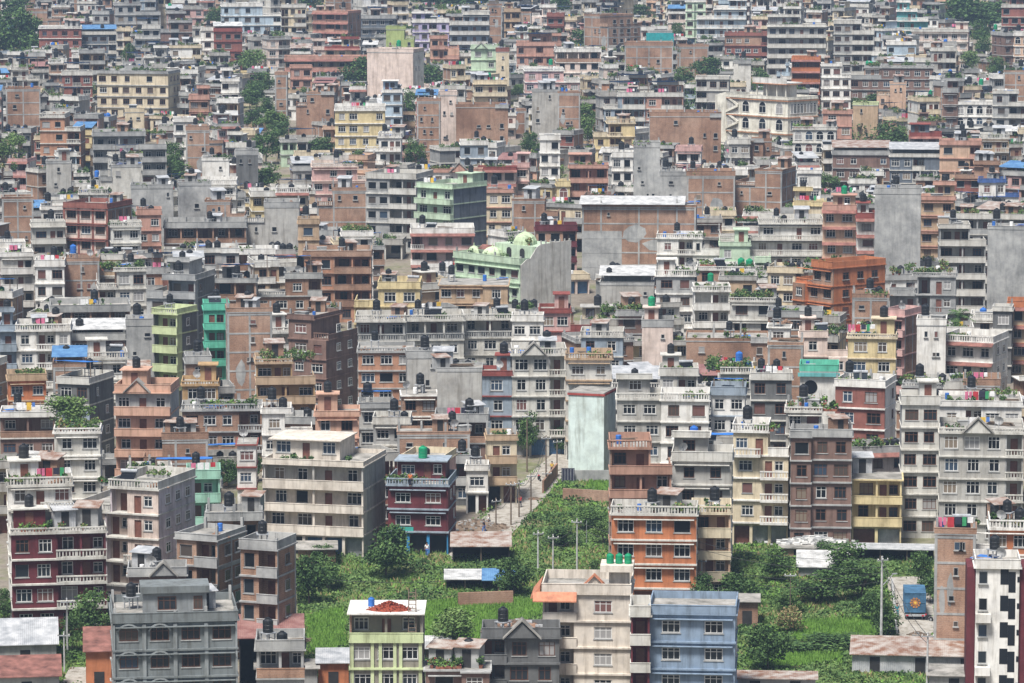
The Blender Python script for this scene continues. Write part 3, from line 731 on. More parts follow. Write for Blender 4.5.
class House:
    def __init__(self, W, dep, n, sh, style, front, side, trim, feats, lod, r, side_vis=0, stepped=True):
        self.W, self.dep, self.n, self.sh, self.style, self.feats, self.lod, self.r = W, dep, n, sh, style, feats, lod, r
        self.cf, self.cs, self.ct = finish(front), finish(side), finish(trim)
        self.parts, self.wins, self.clutter, self.terrace = [], [], [], None
        self.stepped = stepped
        self.side_vis = side_vis
        self.traced_ok = lod >= 1
        self.wk = 'b' if 'd' in feats else ('c' if style in 'xh' and self.cf[0] in ('brick', 'cement') else 'w')
        if 'd' not in feats and style in 'wclbo':
            u = r.random()
            if lod and u < .36:
                self.wk = 'c'
            elif lod and u < .58:
                self.wk = 'b'
        self.bays = None
        for k in '1234':
            if 'B' + k in feats:
                self.bays = int(k)
        self.gap = None
        self.wh = r.uniform(1.2, 1.6)
        self.sill = r.uniform(.75, .95)
        if style in 'wc' and W > 7.5 and not self.bays and not set('aFS') & set(feats) and r.random() < .5:
            gw = r.uniform(2.2, min(3.6, W * .4))
            x = r.choice([-W / 2, W / 2 - gw, -gw / 2 + r.uniform(-.1, .1) * W])
            self.gap = (x, x + gw)
        self.make()

    def part(self, name, fin, parent=None):
        m = MB(name, fin[0], fin[1], parent)
        self.parts.append(m)
        return m

    def win(self, w, h, x, y, z, rz=0, kind=None):
        self.wins.append((w, h, kind or self.wk, x, y, z, rz))

    # a wall skin with window openings between x=xa..xb at depth y
    def skin(self, mb, xa, xb, y, z0, z1, doors=False, bays=None):
        r, L = self.r, xb - xa
        nb = bays or max(1, round(L / (2.9 if L > 3.5 else 3.2)))
        bw = L / nb
        ops = []
        for i in range(nb):
            c = xa + bw * (i + .5)
            if doors and (i == nb // 2 or (nb == 1)):
                ops.append((c, .95, 0.02, 2.1, 'd'))
                if nb <= 2 and bw > 2.4:
                    ops[-1] = (c - .75, .9, .02, 2.1, 'd')
                    ops.append((c + .55, 1.1, .9, 1.25, self.wk))
            else:
                w = min(bw - .7, r.choice([1.3, 1.5, 1.7, 1.9]) if bays is None else 1.9)
                if w < .6:
                    continue
                if bays is None and self.traced_ok and r.random() < .1:
                    continue
                k = self.wk if r.random() < .88 else r.choice('wbc')
                j = r.uniform(-.25, .25) * min(1, bw - w - .4) if bays is None else 0
                ops.append((c + j, w, self.sill, min(self.wh, self.sh - self.sill - .35), k))
        ops.sort()
        x = xa
        t = y + .22
        for c, w, sill, h, k in ops:
            a, b = c - w / 2, c + w / 2
            if a > x:
                mb.box(x, a, y, t, z0, z1)
            if sill > .1:
                mb.box(a, b, y, t, z0, z0 + sill)
            mb.box(a, b, y, t, z0 + sill + h, z1)
            self.win(w, h, c, y + .09, z0 + sill, 0, k)
            x = b
        if x < xb:
            mb.box(x, xb, y, t, z0, z1)
        return ops

    def railing(self, mb, xa, xb, y, z, h=.9, t=.12, solid=True):
        """parapet along x at front plane y"""
        if solid or self.lod == 2:
            mb.box(xa, xb, y, y + t, z, z + h)
            mb.box(xa - .03, xb + .03, y - .04, y + t + .04, z + h, z + h + .07)
        else:
            mb.box(xa, xb, y, y + t, z, z + .14)
            mb.box(xa - .03, xb + .03, y - .04, y + t + .04, z + h - .1, z + h + .05)
            nb = max(2, int((xb - xa) / .36))
            for i in range(nb + 1):
                x = xa + (xb - xa) * i / nb
                wd = .17 if i % 6 == 0 else .075
                mb.box(max(xa, x - wd), min(xb, x + wd), y + .02, y + t - .02, z + .14, z + h - .1)

    def make(self):
        W, d, n, sh, st, ft, r = self.W, self.dep, self.n, self.sh, self.style, self.feats, self.r
        X0, X1 = -W / 2, W / 2
        front = self.part("facade", self.cf)
        walls = self.part("walls", self.cs)
        main, alt = front, None
        if st in 'wclb' and n > 2 and self.cf != self.cs and not set('aFS') & set(ft) and r.random() < .2:
            alt = self.part("raw_facade", self.cs)
        alt_at = r.choice([0, n - 1])
        solid_rail = 'z' not in ft
        T = n * sh
        RX0, RX1 = X0, X1
        plain = not set('aFSgtRB') & set(ft)
        if self.stepped and n > 2 and W > 6.5 and plain and st in 'wclbhx' and r.random() < .5:
            cut = W * r.uniform(.28, .45)
            if r.random() < .5:
                RX0 = X0 + cut
            else:
                RX1 = X1 - cut
        self.bay = None
        if self.stepped and st in 'wcx' and not self.gap and plain and 'z' not in ft and W > 6 and r.random() < .4:
            bw = r.uniform(2.4, W * .45)
            bx = r.choice([X0, X1 - bw])
            self.bay = (bx, bx + bw)
        self.hood = r.random() < .4 and not set('Ra') & set(ft)
        for i in range(n):
            z0, z1 = i * sh, (i + 1) * sh
            b0 = z0 - (1.5 if i == 0 else 0)      # the walls reach below ground
            front = alt if alt and i == alt_at else main
            if st in 'oO' and i == n - 1:
                segs = [(X0, X1, 'O' if st == 'o' else 'L')]
            elif st == 'l' and i > 0:
                segs = [(X0, X1, 'L')]
            elif st in 'hH' and i > 0:
                m = X0 + W * (.45 if st == 'h' else .47)
                segs = [(X0, m, 'W'), (m, X1, 'L')]
            elif st == 'V':
                m = X0 + W * .38
                segs = [(X0, m, 'L' if i < n - 1 else 'L'), (m, X1, 'W')]
            elif st in 'xNZ':
                segs = [(X0, X1, 'X')]
            elif 'S' in ft and i == 0:
                segs = [(X0, X1, 'P')]
            elif 'a' in ft:
                segs = [(X0, X1, 'A')]
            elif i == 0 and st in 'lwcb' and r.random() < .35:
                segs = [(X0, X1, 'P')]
            elif self.gap and i > 0:
                ga, gb = self.gap
                segs = ([(X0, ga, 'W')] if ga > X0 + 1 else []) + [(ga, gb, 'L')] + ([(gb, X1, 'W')] if gb < X1 - 1 else [])
            else:
                segs = [(X0, X1, 'W')]
            if self.bay and len(segs) == 1 and segs[0][2] in 'WX':
                ba, bb = self.bay
                k = segs[0][2]
                segs = ([(X0, ba, k)] if ba > X0 + .1 else []) + [(ba, bb, 'Q')] + ([(bb, X1, k)] if bb < X1 - .1 else [])
            if i == n - 1 and (RX0 > X0 or RX1 < X1):
                segs = [(max(a, RX0), min(b, RX1), k) for a, b, k in segs if min(b, RX1) - max(a, RX0) > .9]
            for xa, xb, t in segs:
                if t == 'Q':
                    if st == 'x':
                        front.box(xa, xb, -1.0, d * .2, b0, z1)
                        walls.box(xa, xb, d * .2, d, b0, z1)
                        if r.random() < .5:
                            self.win(.9, 1.1, (xa + xb) / 2, -1.055, z0 + 1.1, 0, 'c')
                    else:
                        self.skin(front, xa, xb, -1.0, z0, z1)
                        walls.box(xa, xb, -.78, d, b0, z1)
                        if i:
                            q = self.part("bay_ledge", self.ct)
                            q.box(xa - .12, xb + .12, -1.22, -.29, z0 - .12, z0 + .05)
                elif t == 'W':
                    bays = self.bays
                    if 'F' in ft:
                        bays = 3
                    self.skin(front, xa, xb, 0, z0, z1, st in 'cb' and i > 0, bays)
                    walls.box(xa, xb, .22, d, b0, z1)
                elif t == 'X':
                    if self.cf != self.cs:
                        front.box(xa, xb, 0, .22, b0, z1)
                        walls.box(xa, xb, .22, d, b0, z1)
                    else:
                        walls.box(xa, xb, 0, d, b0, z1)
                    nwin = 0 if (st != 'x' or 'x' in ft and i % 2 or self.W < 0) else (r.random() < (.6 if self.stepped else .2)) + (r.random() < (.35 if self.stepped else 0))
                    for _ in range(nwin):
                        self.win(r.choice([.5, .6, .9]), r.choice([.6, .9]), r.uniform(xa + 1, xb - 1), -.055, z0 + 1.2, 0, 'n')
                elif t == 'A':
                    front.box(xa, xb, 0, .22, b0, z1)
                    walls.box(xa, xb, .22, d, b0, z1)
                    nb = self.bays or max(1, round((xb - xa) / 2.2))
                    for q in range(nb):
                        self.win(min(1.5 if not self.bays else 2.1, (xb - xa) / nb * .62), min(2.0 if not self.bays else 2.6, sh - 1.0), xa + (xb - xa) * (q + .5) / nb, -.055, z0 + .7, 0, 'a')
                elif t == 'L':
                    bk = 1.25 if self.lod == 0 else min(2.0, d * .35)
                    inner = MB("recess_wall", *self.cf)
                    ops = self.skin(inner, xa, xb, bk, z0, z1, True)
                    front.add(inner.v, inner.f)
                    walls.box(xa, xb, bk + .22, d, b0, z1)
                    walls.box(xa, xa + .18, 0, bk, z0, z1)
                    front.box(xb - .22, xb, 0, bk, z0, z1)
                    if xb - xa > 5.5:
                        m = (xa + xb) / 2
                        front.box(m - .13, m + .13, 0, .26, z0, z1)
                elif t == 'O':
                    bk = min(d * .45, 4.0)
                    inner = MB("recess_wall", *self.cf)
                    self.skin(inner, xa, xb, bk, z0, z1 - .25, True)
                    front.add(inner.v, inner.f)
                    walls.box(xa, xb, bk + .22, d, b0, z1)
                    nc = max(2, round(W / 3.2))
                    for q in range(nc + 1):
                        x = X0 + .15 + (W - .3) * q / nc
                        front.box(x - .14, x + .14, 0.02, .30, z0, z1)
                    for x in (X0 + .15, X1 - .15):
                        front.box(x - .14, x + .14, bk * .55, bk * .55 + .28, z0, z1)
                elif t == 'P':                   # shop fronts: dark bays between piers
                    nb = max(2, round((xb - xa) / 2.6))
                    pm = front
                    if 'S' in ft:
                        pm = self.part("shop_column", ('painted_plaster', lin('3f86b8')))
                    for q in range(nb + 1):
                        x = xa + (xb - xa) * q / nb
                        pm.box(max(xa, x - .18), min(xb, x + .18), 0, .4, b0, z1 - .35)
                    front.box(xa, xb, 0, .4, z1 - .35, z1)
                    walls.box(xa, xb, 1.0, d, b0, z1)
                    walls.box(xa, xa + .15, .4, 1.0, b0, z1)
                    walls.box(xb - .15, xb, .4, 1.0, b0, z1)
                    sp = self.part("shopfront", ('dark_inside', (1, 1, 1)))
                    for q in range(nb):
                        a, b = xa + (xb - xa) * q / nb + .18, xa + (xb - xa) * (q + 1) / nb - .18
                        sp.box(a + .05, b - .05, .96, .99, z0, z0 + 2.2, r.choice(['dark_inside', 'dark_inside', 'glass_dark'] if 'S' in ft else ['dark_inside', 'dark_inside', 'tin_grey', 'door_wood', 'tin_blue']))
            # floor ledges and balconies
            if i > 0:
                if st in 'xNZ':
                    if self.cf[0] != 'brick' and r.random() < .0:
                        pass
                else:
                    ov = {'l': .32, 'h': .3, 'H': .45, 'b': 1.0, 'V': .25, 'O': .35}.get(st, .28)
                    s = self.part("floor_slab", self.ct)
                    s.box(X0 - .1, X1 + .1, -ov, d - .1, z0 - .13, z0 + .06)
                    if st in 'lb' or (st in 'oO' and i == n - 1) or (st in 'hHV'):
                        xa = {'h': X0 + W * .45, 'H': X0 + W * .47, 'V': X0}.get(st, X0)
                        xb = X1 if st != 'V' else X0 + W * .38
                        p = self.part("balcony", self.ct if st != 'o' else self.cs)
                        self.railing(p, xa - (.08 if st in 'lb' else 0), xb + .08, -ov, z0 + .06, r.choice([.8, .95]), .12, solid_rail or st == 'l')
                        if st == 'b':
                            for x in (X0 - .08, X1 - .04):
                                p.box(x, x + .12, -ov + .121, -.005, z0 + .06, z0 + .9)
                        if st == 'H':
                            p.box(X1 - .04, X1 + .08, -ov + .121, 1.2, z0 + .06, z0 + .9)
                    elif st == 'c':
                        bw = min(W * .5, 4.0)
                        left = r.random() < .4
                        xa = X0 if left else X1 - bw
                        if W < 6:
                            xa, bw = X0, W
                        p = self.part("balcony", self.ct)
                        p.box(xa, xa + bw, -1.15, -ov - .002, z0 - .13, z0 + .06)
                        self.railing(p, xa, xa + bw, -1.15, z0 + .06, .9, .12, solid_rail)
                        p.box(xa, xa + .1, -1.029, -ov, z0 + .06, z0 + .9)
                        p.box(xa + bw - .1, xa + bw, -1.029, -ov, z0 + .06, z0 + .9)
                    if 'R' in ft:
                        p = self.part("tile_skirt", ('tile_red', (1, 1, 1)))
                        p.prismx([(-ov - .005, z0 + .0), (-ov - .75, z0 - .42), (-ov - .75, z0 - .50), (-ov - .005, z0 - .12)], X0 - .1, X1 + .1)
                    if self.gap and i > 0 and st == 'w':
                        p = self.part('balcony', self.ct)
                        self.railing(p, self.gap[0] + .0, self.gap[1], -ov, z0 + .06, .85, .1, solid_rail and r.random() < .7)
            if st in 'wcb' and i > 0 and self.hood and not self.gap:
                p = self.part('sunshade', self.ct)
                p.box(X0 + .25, X1 - .25, -.5, -.003, z0 + 2.36, z0 + 2.44)
        # exposed concrete frame
        if 'r' in ft or (self.cs[0] == 'brick' and r.random() < .7):
            fr = self.part("concrete_frame", ('cement', (1, 1, 1)))
            e = .035
            both = self.cf[0] == 'brick' and st in 'xwN'
            ys = [0.0] + [d * q / max(1, round(d / 4)) for q in range(1, max(1, round(d / 4)) + 1)]
            for sx in (-1, 1):
                a, b = (X1 - .02, X1 + e) if sx > 0 else (X0 - e, X0 + .02)
                for y in ys:
                    yc = min(max(y, .16), d - .16)
                    fr.box(a, b, yc - .15, yc + .15, -1, T if (RX0 == X0 if sx < 0 else RX1 == X1) else T - sh)
                if st in 'xN' or r.random() < .5:
                    for i in range(1, n + (1 if (RX0 == X0 if sx < 0 else RX1 == X1) else 0)):
                        fr.box(a + (.004 if sx > 0 else -.004), b + (.004 if sx > 0 else -.004), .31, d - .31, i * sh - .42, i * sh - .15)
            if both and st == 'x' and not self.bay:
                nc = max(1, round(W / 3.6))
                skipq = r.choice([-1, -1, 1, 2])
                for q in range(nc + 1):
                    if q == skipq and nc > 2:
                        continue
                    x = min(max(X0 + W * q / nc, X0 + .14), X1 - .14)
                    fr.box(x - .15, x + .15, -e, .02, -1, T if RX0 <= x <= RX1 else T - sh)
                for i in range(1, n + 1):
                    fr.box(X0 if i < n else RX0, X1 if i < n else RX1, -e - .004, .018, i * sh - .38, i * sh - .12)
            if st == 'x' and not self.bay and r.random() < .55:
                p = self.part('plaster_patch', ('cement', (1, 1, 1)) if self.cf[0] == 'brick' else self.cs)
                for _ in range(r.choice([1, 2])):
                    pw, phh = r.uniform(.15, .4) * W, r.uniform(.6, 1.6) * sh
                    px, pz = r.uniform(X0 + .3, X1 - .3 - pw), r.uniform(.5, max(.6, T - sh - phh))
                    nn = 9
                    pts = [(px + pw / 2 + pw / 2 * math.cos(a) * r.uniform(.75, 1.1), pz + phh / 2 + phh / 2 * math.sin(a) * r.uniform(.75, 1.1)) for a in [2 * math.pi * q / nn for q in range(nn)]]
                    p.prism(pts, -.012 - .004 * _, .01)
        if 'F' in ft:
            fr = self.part("red_frame", ('painted_plaster', PAL['redb']))
            for q in range(4):
                x = X0 + W * q / 3
                fr.box(x - .2, x + .2, -.12, .0, 0, T)
        if 'S' in ft:
            sg = self.part("sign_board", ('painted_plaster', lin('3e9a90')))
            sg.box(X0 + .9, X0 + 3.2, -.16, -.04, sh - .25, sh + .55)
        # side windows
        if self.side_vis and st != 'N':
            sx = 1 if self.side_vis > 0 else -1
            nb = max(1, int((d - 1.5) / 2.6))
            for i in range(n):
                for q in range(nb):
                    if ('v' in ft) or r.random() < (.22 if self.cs[0] in ('brick', 'cement') else .5):
                        y = 1.2 + (d - 2.0) * (q + .5) / nb
                        self.win(1.3 if 'v' in ft else r.choice([.6, .9, 1.2]), 1.2, sx * (X1 + .075), y, i * sh + .95, sx * math.pi / 2)
        # roof
        if RX0 > X0 or RX1 < X1:                       # the part that stops one storey lower: an open terrace
            ta, tb = (X0, RX0) if RX0 > X0 else (RX1, X1)
            zt = T - sh
            q = self.part("terrace_slab", self.ct if st != 'x' else ('cement', (1, 1, 1)))
            q.box(ta + .004, tb - .004, -.2, d - .004, zt + .065, zt + .12)
            q.box(ta + .1, tb - .1, .1, d - .1, zt + .12, zt + .135, 'roof_concrete')
            p = self.part("terrace_parapet", self.ct if st != 'x' else self.cs)
            self.railing(p, ta + .006, tb - .006, -.19, zt + .135, r.choice([.6, .85, .95]), .12, r.random() < .6)
            ex = ta + .006 if RX0 > X0 else tb - .126
            p.box(ex, ex + .12, -.069, d - .01, zt + .135, zt + .85)
            self.terrace = (ta, tb, zt + .135)
        X0, X1, W = RX0, RX1, RX1 - RX0
        if self.bay:
            ba, bb = max(self.bay[0], X0), min(self.bay[1], X1)
            if bb - ba > .9:
                q = self.part("bay_roof", self.ct if st != 'x' else ('cement', (1, 1, 1)))
                q.box(ba - .15, bb + .15, -1.3, -.305 if st != 'x' else -.07, T + .01, T + .15)
                if 'n' not in ft:
                    self.railing(q, ba - .1, bb + .1, -1.25, T + .15, .7, .12, True)
        ov = .3 if st not in 'x' else .06
        if st == 'b':
            ov = .7
        rs = self.part("roof_slab", self.ct if st != 'x' else (('cement', (1, 1, 1))))
        if st == 'O':
            rs.mat = 'painted_plaster'
            rs.color = PAL['white']
        rs.box(X0 - min(ov, .25), X1 + min(ov, .25), -ov - (.25 if st == 'O' else 0), d + .05, T, T + .16)
        rs.box(X0 - .05, X1 + .05, .0, d - .05, T + .16, T + .175, 'roof_concrete' if st != 'O' else 'painted_plaster')
        RZ = T + .175
        if 'R' in ft:
            p = self.part("tile_skirt", ('tile_red', (1, 1, 1)))
            p.prismx([(-ov - .005, T + .14), (-ov - .8, T - .3), (-ov - .8, T - .38), (-ov - .005, T + .02)], X0 - .2, X1 + .2)
        if 'n' not in ft:
            ph = r.choice([.55, .8, .95]) if st != 'x' else r.choice([.35, .6, .9])
            fin = self.ct if st != 'x' else (self.cs if self.cs[0] != 'painted_plaster' else self.ct)
            p = self.part("parapet", fin)
            e = .1
            self.railing(p, X0 - e, X1 + e, -min(ov, .3) + .03, RZ, ph, .13, solid_rail)
            yb = -min(ov, .3) + .17
            for x in (X0 - e, X1 + e - .13):
                p.box(x, x + .13, yb, d - .13, RZ, RZ + ph)
            p.box(X0 - e, X1 + e, d - .13, d, RZ, RZ + ph)
            self.ph = ph
        else:
            self.ph = 0
        self.rz = RZ
        if 'r' in ft or (st in 'wcb' and 'n' not in ft and not set('tgS') & set(ft) and self.cf[0] != 'cement' and r.random() < .22):
            nc = max(1, round(W / 3.6))
            for q in range(nc + 1):
                x = min(max(X0 + W * q / nc, X0 + .2), X1 - .2)
                for y in (.35, d - .35):
                    if r.random() < .75:
                        h = r.uniform(.9, 1.7)
                        p = self.part("column_stub", ('cement', (1, 1, 1)))
                        p.box(x - .14, x + .14, y - .14, y + .14, RZ, RZ + h)
                        if self.lod < 2:
                            for a in (-.1, .1):
                                p.box(x + a - .015, x + a + .015, y - .1, y - .07, RZ + h, RZ + h + .6, 'wire')
        if 'g' in ft:
            p = self.part("gable", self.ct)
            gx = r.uniform(-.12, .12) * W
            gw = min(W * .42, 3.4)
            p.prism([(gx - gw / 2, T + .18), (gx + gw / 2, T + .18), (gx, T + .18 + gw * .48)], -.75, .6, 'dark_inside' if False else None)
            for s in (-1, 1):
                p.prism([(gx + s * gw * .6, T + .02), (gx + s * gw * .6, T + .2), (gx, T + .32 + gw * .55), (gx, T + .14 + gw * .55)][::s], -.95, .8,
                        'roof_concrete' if self.ct[0] != 'tile_red' else None)
        zone = [X0 + .6, X1 - .6, .8, d - .8]
        if 's' in ft:
            w2, d2 = min(W * .45, 3.6), min(d * .45, 3.6)
            sx = r.choice([-1, 1])
            xa = X0 + .3 if sx < 0 else X1 - .3 - w2
            ya = d - .4 - d2
            p = self.part("stair_room", self.cf if self.cf[0] != 'brick' or r.random() < .6 else self.cs)
            p.box(xa, xa + w2, ya, ya + d2, RZ, RZ + 2.35)
            q = self.part("stair_roof", self.ct)
            q.box(xa - .3, xa + w2 + .3, ya - .45, ya + d2 + .1, RZ + 2.35, RZ + 2.5)
            self.win(.9, 2.0, xa + w2 * .5, ya - .055, RZ + .02, 0, 'd')
            self.clutter.append(('stairtop', xa + w2 / 2, ya + d2 / 2, RZ + 2.5, w2))
            if sx < 0:
                zone[0] = xa + w2 + .3
            else:
                zone[1] = xa - .3
        if 'Y' in ft and 's' not in ft:
            w2 = W * r.uniform(.5, .72) if 'S' not in ft else W * .8
            sx = r.choice([-1, 1]) if 'S' not in ft else 0
            xa = (X0 + .15) if sx < 0 else (X1 - .15 - w2 if sx > 0 else -w2 / 2)
            ya = max(1.4, d * r.uniform(.25, .45))
            zz = 2.5
            up = self.part("upper_room", self.cf if r.random() < .75 else self.cs)
            inner = MB("t")
            self.skin(inner, xa, xa + w2, ya, RZ, RZ + zz, r.random() < .7)
            up.add(inner.v, inner.f)
            up.box(xa, xa + w2, ya + .22, d - .2, RZ, RZ + zz)
            q = self.part("upper_roof", self.ct)
            q.box(xa - .35, xa + w2 + .35, ya - .7, d - .1, RZ + zz, RZ + zz + .14)
            if r.random() < .6:
                self.railing(q, xa - .3, xa + w2 + .3, ya - .65, RZ + zz + .14, .6, .1, True)
            self.clutter.append(('stairtop', xa + w2 / 2, ya + 1.5, RZ + zz + .15, w2))
            zone[3] = max(ya - .2, zone[2] + .3)
        if 't' in ft:
            p = self.part("tin_roof", (r.choice(['tin_grey', 'tin_rust', 'tin_red', 'tin_white', 'tin_grey', 'tin_blue', 'tin_blue']), (1, 1, 1)))
            a, b = X0 - .2, X1 + .2
            y0, y1, zl, zh = -.5, d * .8, RZ + 1.5, RZ + 2.5
            p.prismx([(y0, zl), (y1, zh), (y1, zh + .06), (y0, zl + .06)], a, b)
            for x in (X0 + .3, X1 - .3):
                p.box(x - .06, x + .06, .2, .32, RZ, zl + .12, 'steel')
                p.box(x - .06, x + .06, d * .72, d * .72 + .12, RZ, zh - .12, 'steel')
            b2 = self.part("shed_wall", self.cs)
            b2.box(X0 + .5, X1 - .5, d * .35, d * .7, RZ, RZ + 1.85)
        self.zone = zone
        if st == 'N':
            p = self.part("safety_net", ('net_teal', (1, 1, 1)))
            p.box(X0 - .5, X1 + .5, -.62, -.6, T - 2.5 * sh, T + .6)
            p.box(X0 - .5, X0 - .48, -.6, d * .5, T - 2.5 * sh, T + .6)
        if st == 'Z':
            p = self.part("stair_window", ('glass_dark', (1, 1, 1)))
            for i in range(n):
                z = i * sh
                p.box(.25 * W - .85, .25 * W - .004, -.03, .0, z + 1.15, z + sh - .05)
                p.box(.25 * W, .25 * W + .75, -.03, .0, z + .3, z + sh - .35)
                p.box(.45 * W, .45 * W + .22, -.03, .0, z + 1.4, z + 2.0)
                self.win(.9, 1.3, -W * .33, -.055, z + 1.2, 0, 'c')
                if i in (1, 3):
                    b = self.part("balcony", self.ct)
                    b.box(X0, X0 + 1.6, -.9, -.004, z, z + .9)

    # -------------------------------------------------- output
    def individual(self, name, loc, rz):
        root = empty(name, loc, rz)
        for m in self.parts:
            if m.v:
                m.build(root)
        for (w, h, k, x, y, z, a) in self.wins:
            fm, pm = window_meshes(w, h, k, self.lod)
            o = bpy.data.objects.new("window" if k != 'd' else "door", fm)
            o.location, o.rotation_euler = (x, y, z), (0, 0, a)
            o.parent = root
            COL.objects.link(o)
            if pm:
                p = bpy.data.objects.new("pane" if k != 'd' else "panel", pm)
                p.parent = o
                COL.objects.link(p)
        return root

    def to_mass(self, mass, loc, rz):
        for m in self.parts:
            if m.v:
                mass.add(m, loc, rz)
        for (w, h, k, x, y, z, a) in self.wins:
            fr, _ = window_meshes(w, h, k, 2)
            c, s = math.cos(a), math.sin(a)
            t = MB("w", "frame_white")
            t.v = [(x + px * c - py * s, y + px * s + py * c, z + pz) for px, py, pz in fr.v]
            t.f, t.m = fr.f, fr.m
            mass.add(t, loc, rz)


class Mass:
    """All the far small houses that are past the first 300: one object."""

    def __init__(self):
        self.v, self.f, self.m, self.c, self.nv = [], [], [], [], 0

    def add(self, mb, loc, rz, sc=1.0):
        a = np.array(mb.v, dtype=np.float64) * sc
        c, s = math.cos(rz), math.sin(rz)
        x = a[:, 0] * c - a[:, 1] * s + loc[0]
        y = a[:, 0] * s + a[:, 1] * c + loc[1]
        self.v.append(np.stack([x, y, a[:, 2] + loc[2]], 1))
        o = self.nv
        for f, k in zip(mb.f, mb.m):
            self.f.append(tuple(i + o for i in f))
            self.m.append({'painted_plaster': 'mass_plaster', 'glass': 'mass_glass'}.get(k, k))
            self.c.append(mb.color)
        self.nv += len(mb.v)

    def build(self, name):
        me = bpy.data.meshes.new(name)
        me.from_pydata(np.concatenate(self.v).tolist(), [], self.f)
        keys = list(dict.fromkeys(self.m))
        for k in keys:
            me.materials.append(MATS[k])
        ix = {k: i for i, k in enumerate(keys)}
        me.polygons.foreach_set("material_index", [ix[k] for k in self.m])
        at = me.attributes.new("Col", 'FLOAT_COLOR', 'FACE')
        at.data.foreach_set("color", np.array([(*c, 1) for c in self.c], dtype=np.float32).ravel())
        o = bpy.data.objects.new(name, me)
        COL.objects.link(o)
        return o
# ------------------------------------------------------------------ where every house stands
OPEN = [  # fields, lanes and yards (outlines on the ground)
    [(296, 560), (340, 556), (390, 549), (452, 541), (505, 498), (545, 462), (575, 455), (612, 476), (614, 572), (560, 580), (540, 640), (480, 660), (425, 683), (300, 683)],
    [(700, 548), (780, 541), (850, 540), (905, 552), (940, 560), (938, 690), (700, 690)],
    [(452, 545), (470, 520), (478, 500), (505, 500), (555, 455), (575, 415), (580, 405), (590, 405), (585, 470), (545, 480), (500, 540)],
    [(0, 610), (110, 600), (112, 690), (0, 690)],
]


def inside(px, py, poly):
    c = False
    for i in range(len(poly)):
        x0, y0 = poly[i]
        x1, y1 = poly[i - 1]
        if (y0 > py) != (y1 > py) and px < (x1 - x0) * (py - y0) / (y1 - y0) + x0:
            c = not c
    return c


class Spec:
    pass


specs = []
for ln in TRACED.strip().splitlines():
    a, kind, feat, land = [t.strip() for t in ln.split(" ; ")]
    t = a.split()
    s = Spec()
    s.x0, s.xc, s.x1 = float(t[0]), (None if t[1] == '-' else float(t[1])), float(t[2])
    s.ytop, s.yvis, s.n = float(t[3]), float(t[4]), int(t[5])
    s.style = t[6]
    fs = t[7].split('/')
    s.front, s.side, s.trim = fs
    s.feats = '' if len(t) < 9 or t[8] == '-' else t[8]
    s.kind, s.feat, s.land = kind, feat, (None if land == '-' else land)
    s.sh, s.traced, s.special = 2.85, True, None
    specs.append(s)


def special(kind, x0, xc, x1, ytop, yvis, n, sh, style, front, side, trim, feats, label, feat, land, sp):
    s = Spec()
    s.x0, s.xc, s.x1, s.ytop, s.yvis, s.n, s.sh, s.style = x0, xc, x1, ytop, yvis, n, sh, style
    s.front, s.side, s.trim, s.feats, s.kind, s.feat, s.land, s.traced, s.special = front, side, trim, feats, label, feat, land, True, sp
    specs.append(s)


special('hall', 453, 520, 570, 260, 292, 3, 3.2, 'w', 'mint2', 'lgrey', 'mint2', '', 'light green domed hall', 'with bare pale side wall', 'domed green hall', 'dome')
special('hall', 720, 788, 818, 97, 140, 3, 4.0, 'w', 'ivory', 'ivory', 'ivory', 'aB4', 'white arched building', 'with zigzag stairs and roof pavilion', 'white arched building', 'arch')


def top_h(s):
    ph = .15 if 'n' in s.feats else (.75 if s.style == 'x' else .95)
    return s.n * s.sh + .17 + ph


for i, s in enumerate(specs):
    s.r = random.Random(1000 + i)
    s.H = top_h(s)
    s.pc = s.xc if s.xc is not None else (s.x0 + s.x1) / 2
    s.P = hit(s.pc, s.ytop, s.H)
    w_px = s.x1 - s.x0
    s.dep0 = max(6.0, min(10.5, w_px / pxm(s.P.y) * .9))

# front-to-back order: lower roof lines stand nearer; a house behind starts where the one before it ends
order = sorted(specs, key=lambda s: -s.ytop)
for k, b in enumerate(order):
    ymin = 0
    for a in order[:k]:
        if min(a.x1, b.x1) - max(a.x0, b.x0) > 3:
            ymin = max(ymin, a.P.y + 5.2)
    if b.P.y < ymin:
        lo, hi = 2.2, b.H
        for _ in range(30):
            mid = (lo + hi) / 2
            if hit(b.pc, b.ytop, mid).y < ymin:
                hi = mid
            else:
                lo = mid
        b.Hneed = b.H
        b.H = lo
        n = max(1, round((lo - (b.H - b.n * b.sh) * 0 - 1.1) / 2.85))
        b.sh = min(b.sh, max(2.4, (lo - 1.1) / n)) if n == b.n else (lo - 1.1) / n
        if b.sh < 2.4:
            b.sh = 2.4
        b.n = n
        b.H = top_h(b)
        b.P = hit(b.pc, b.ytop, b.H)
for b in order:
    b.dep = b.dep0
for k, b in enumerate(order):
    for a in order[:k]:
        if min(a.x1, b.x1) - max(a.x0, b.x0) > 3:
            g = b.P.y - a.P.y
            if g > 0:
                a.dep = min(a.dep, max(4.2, g - .5))
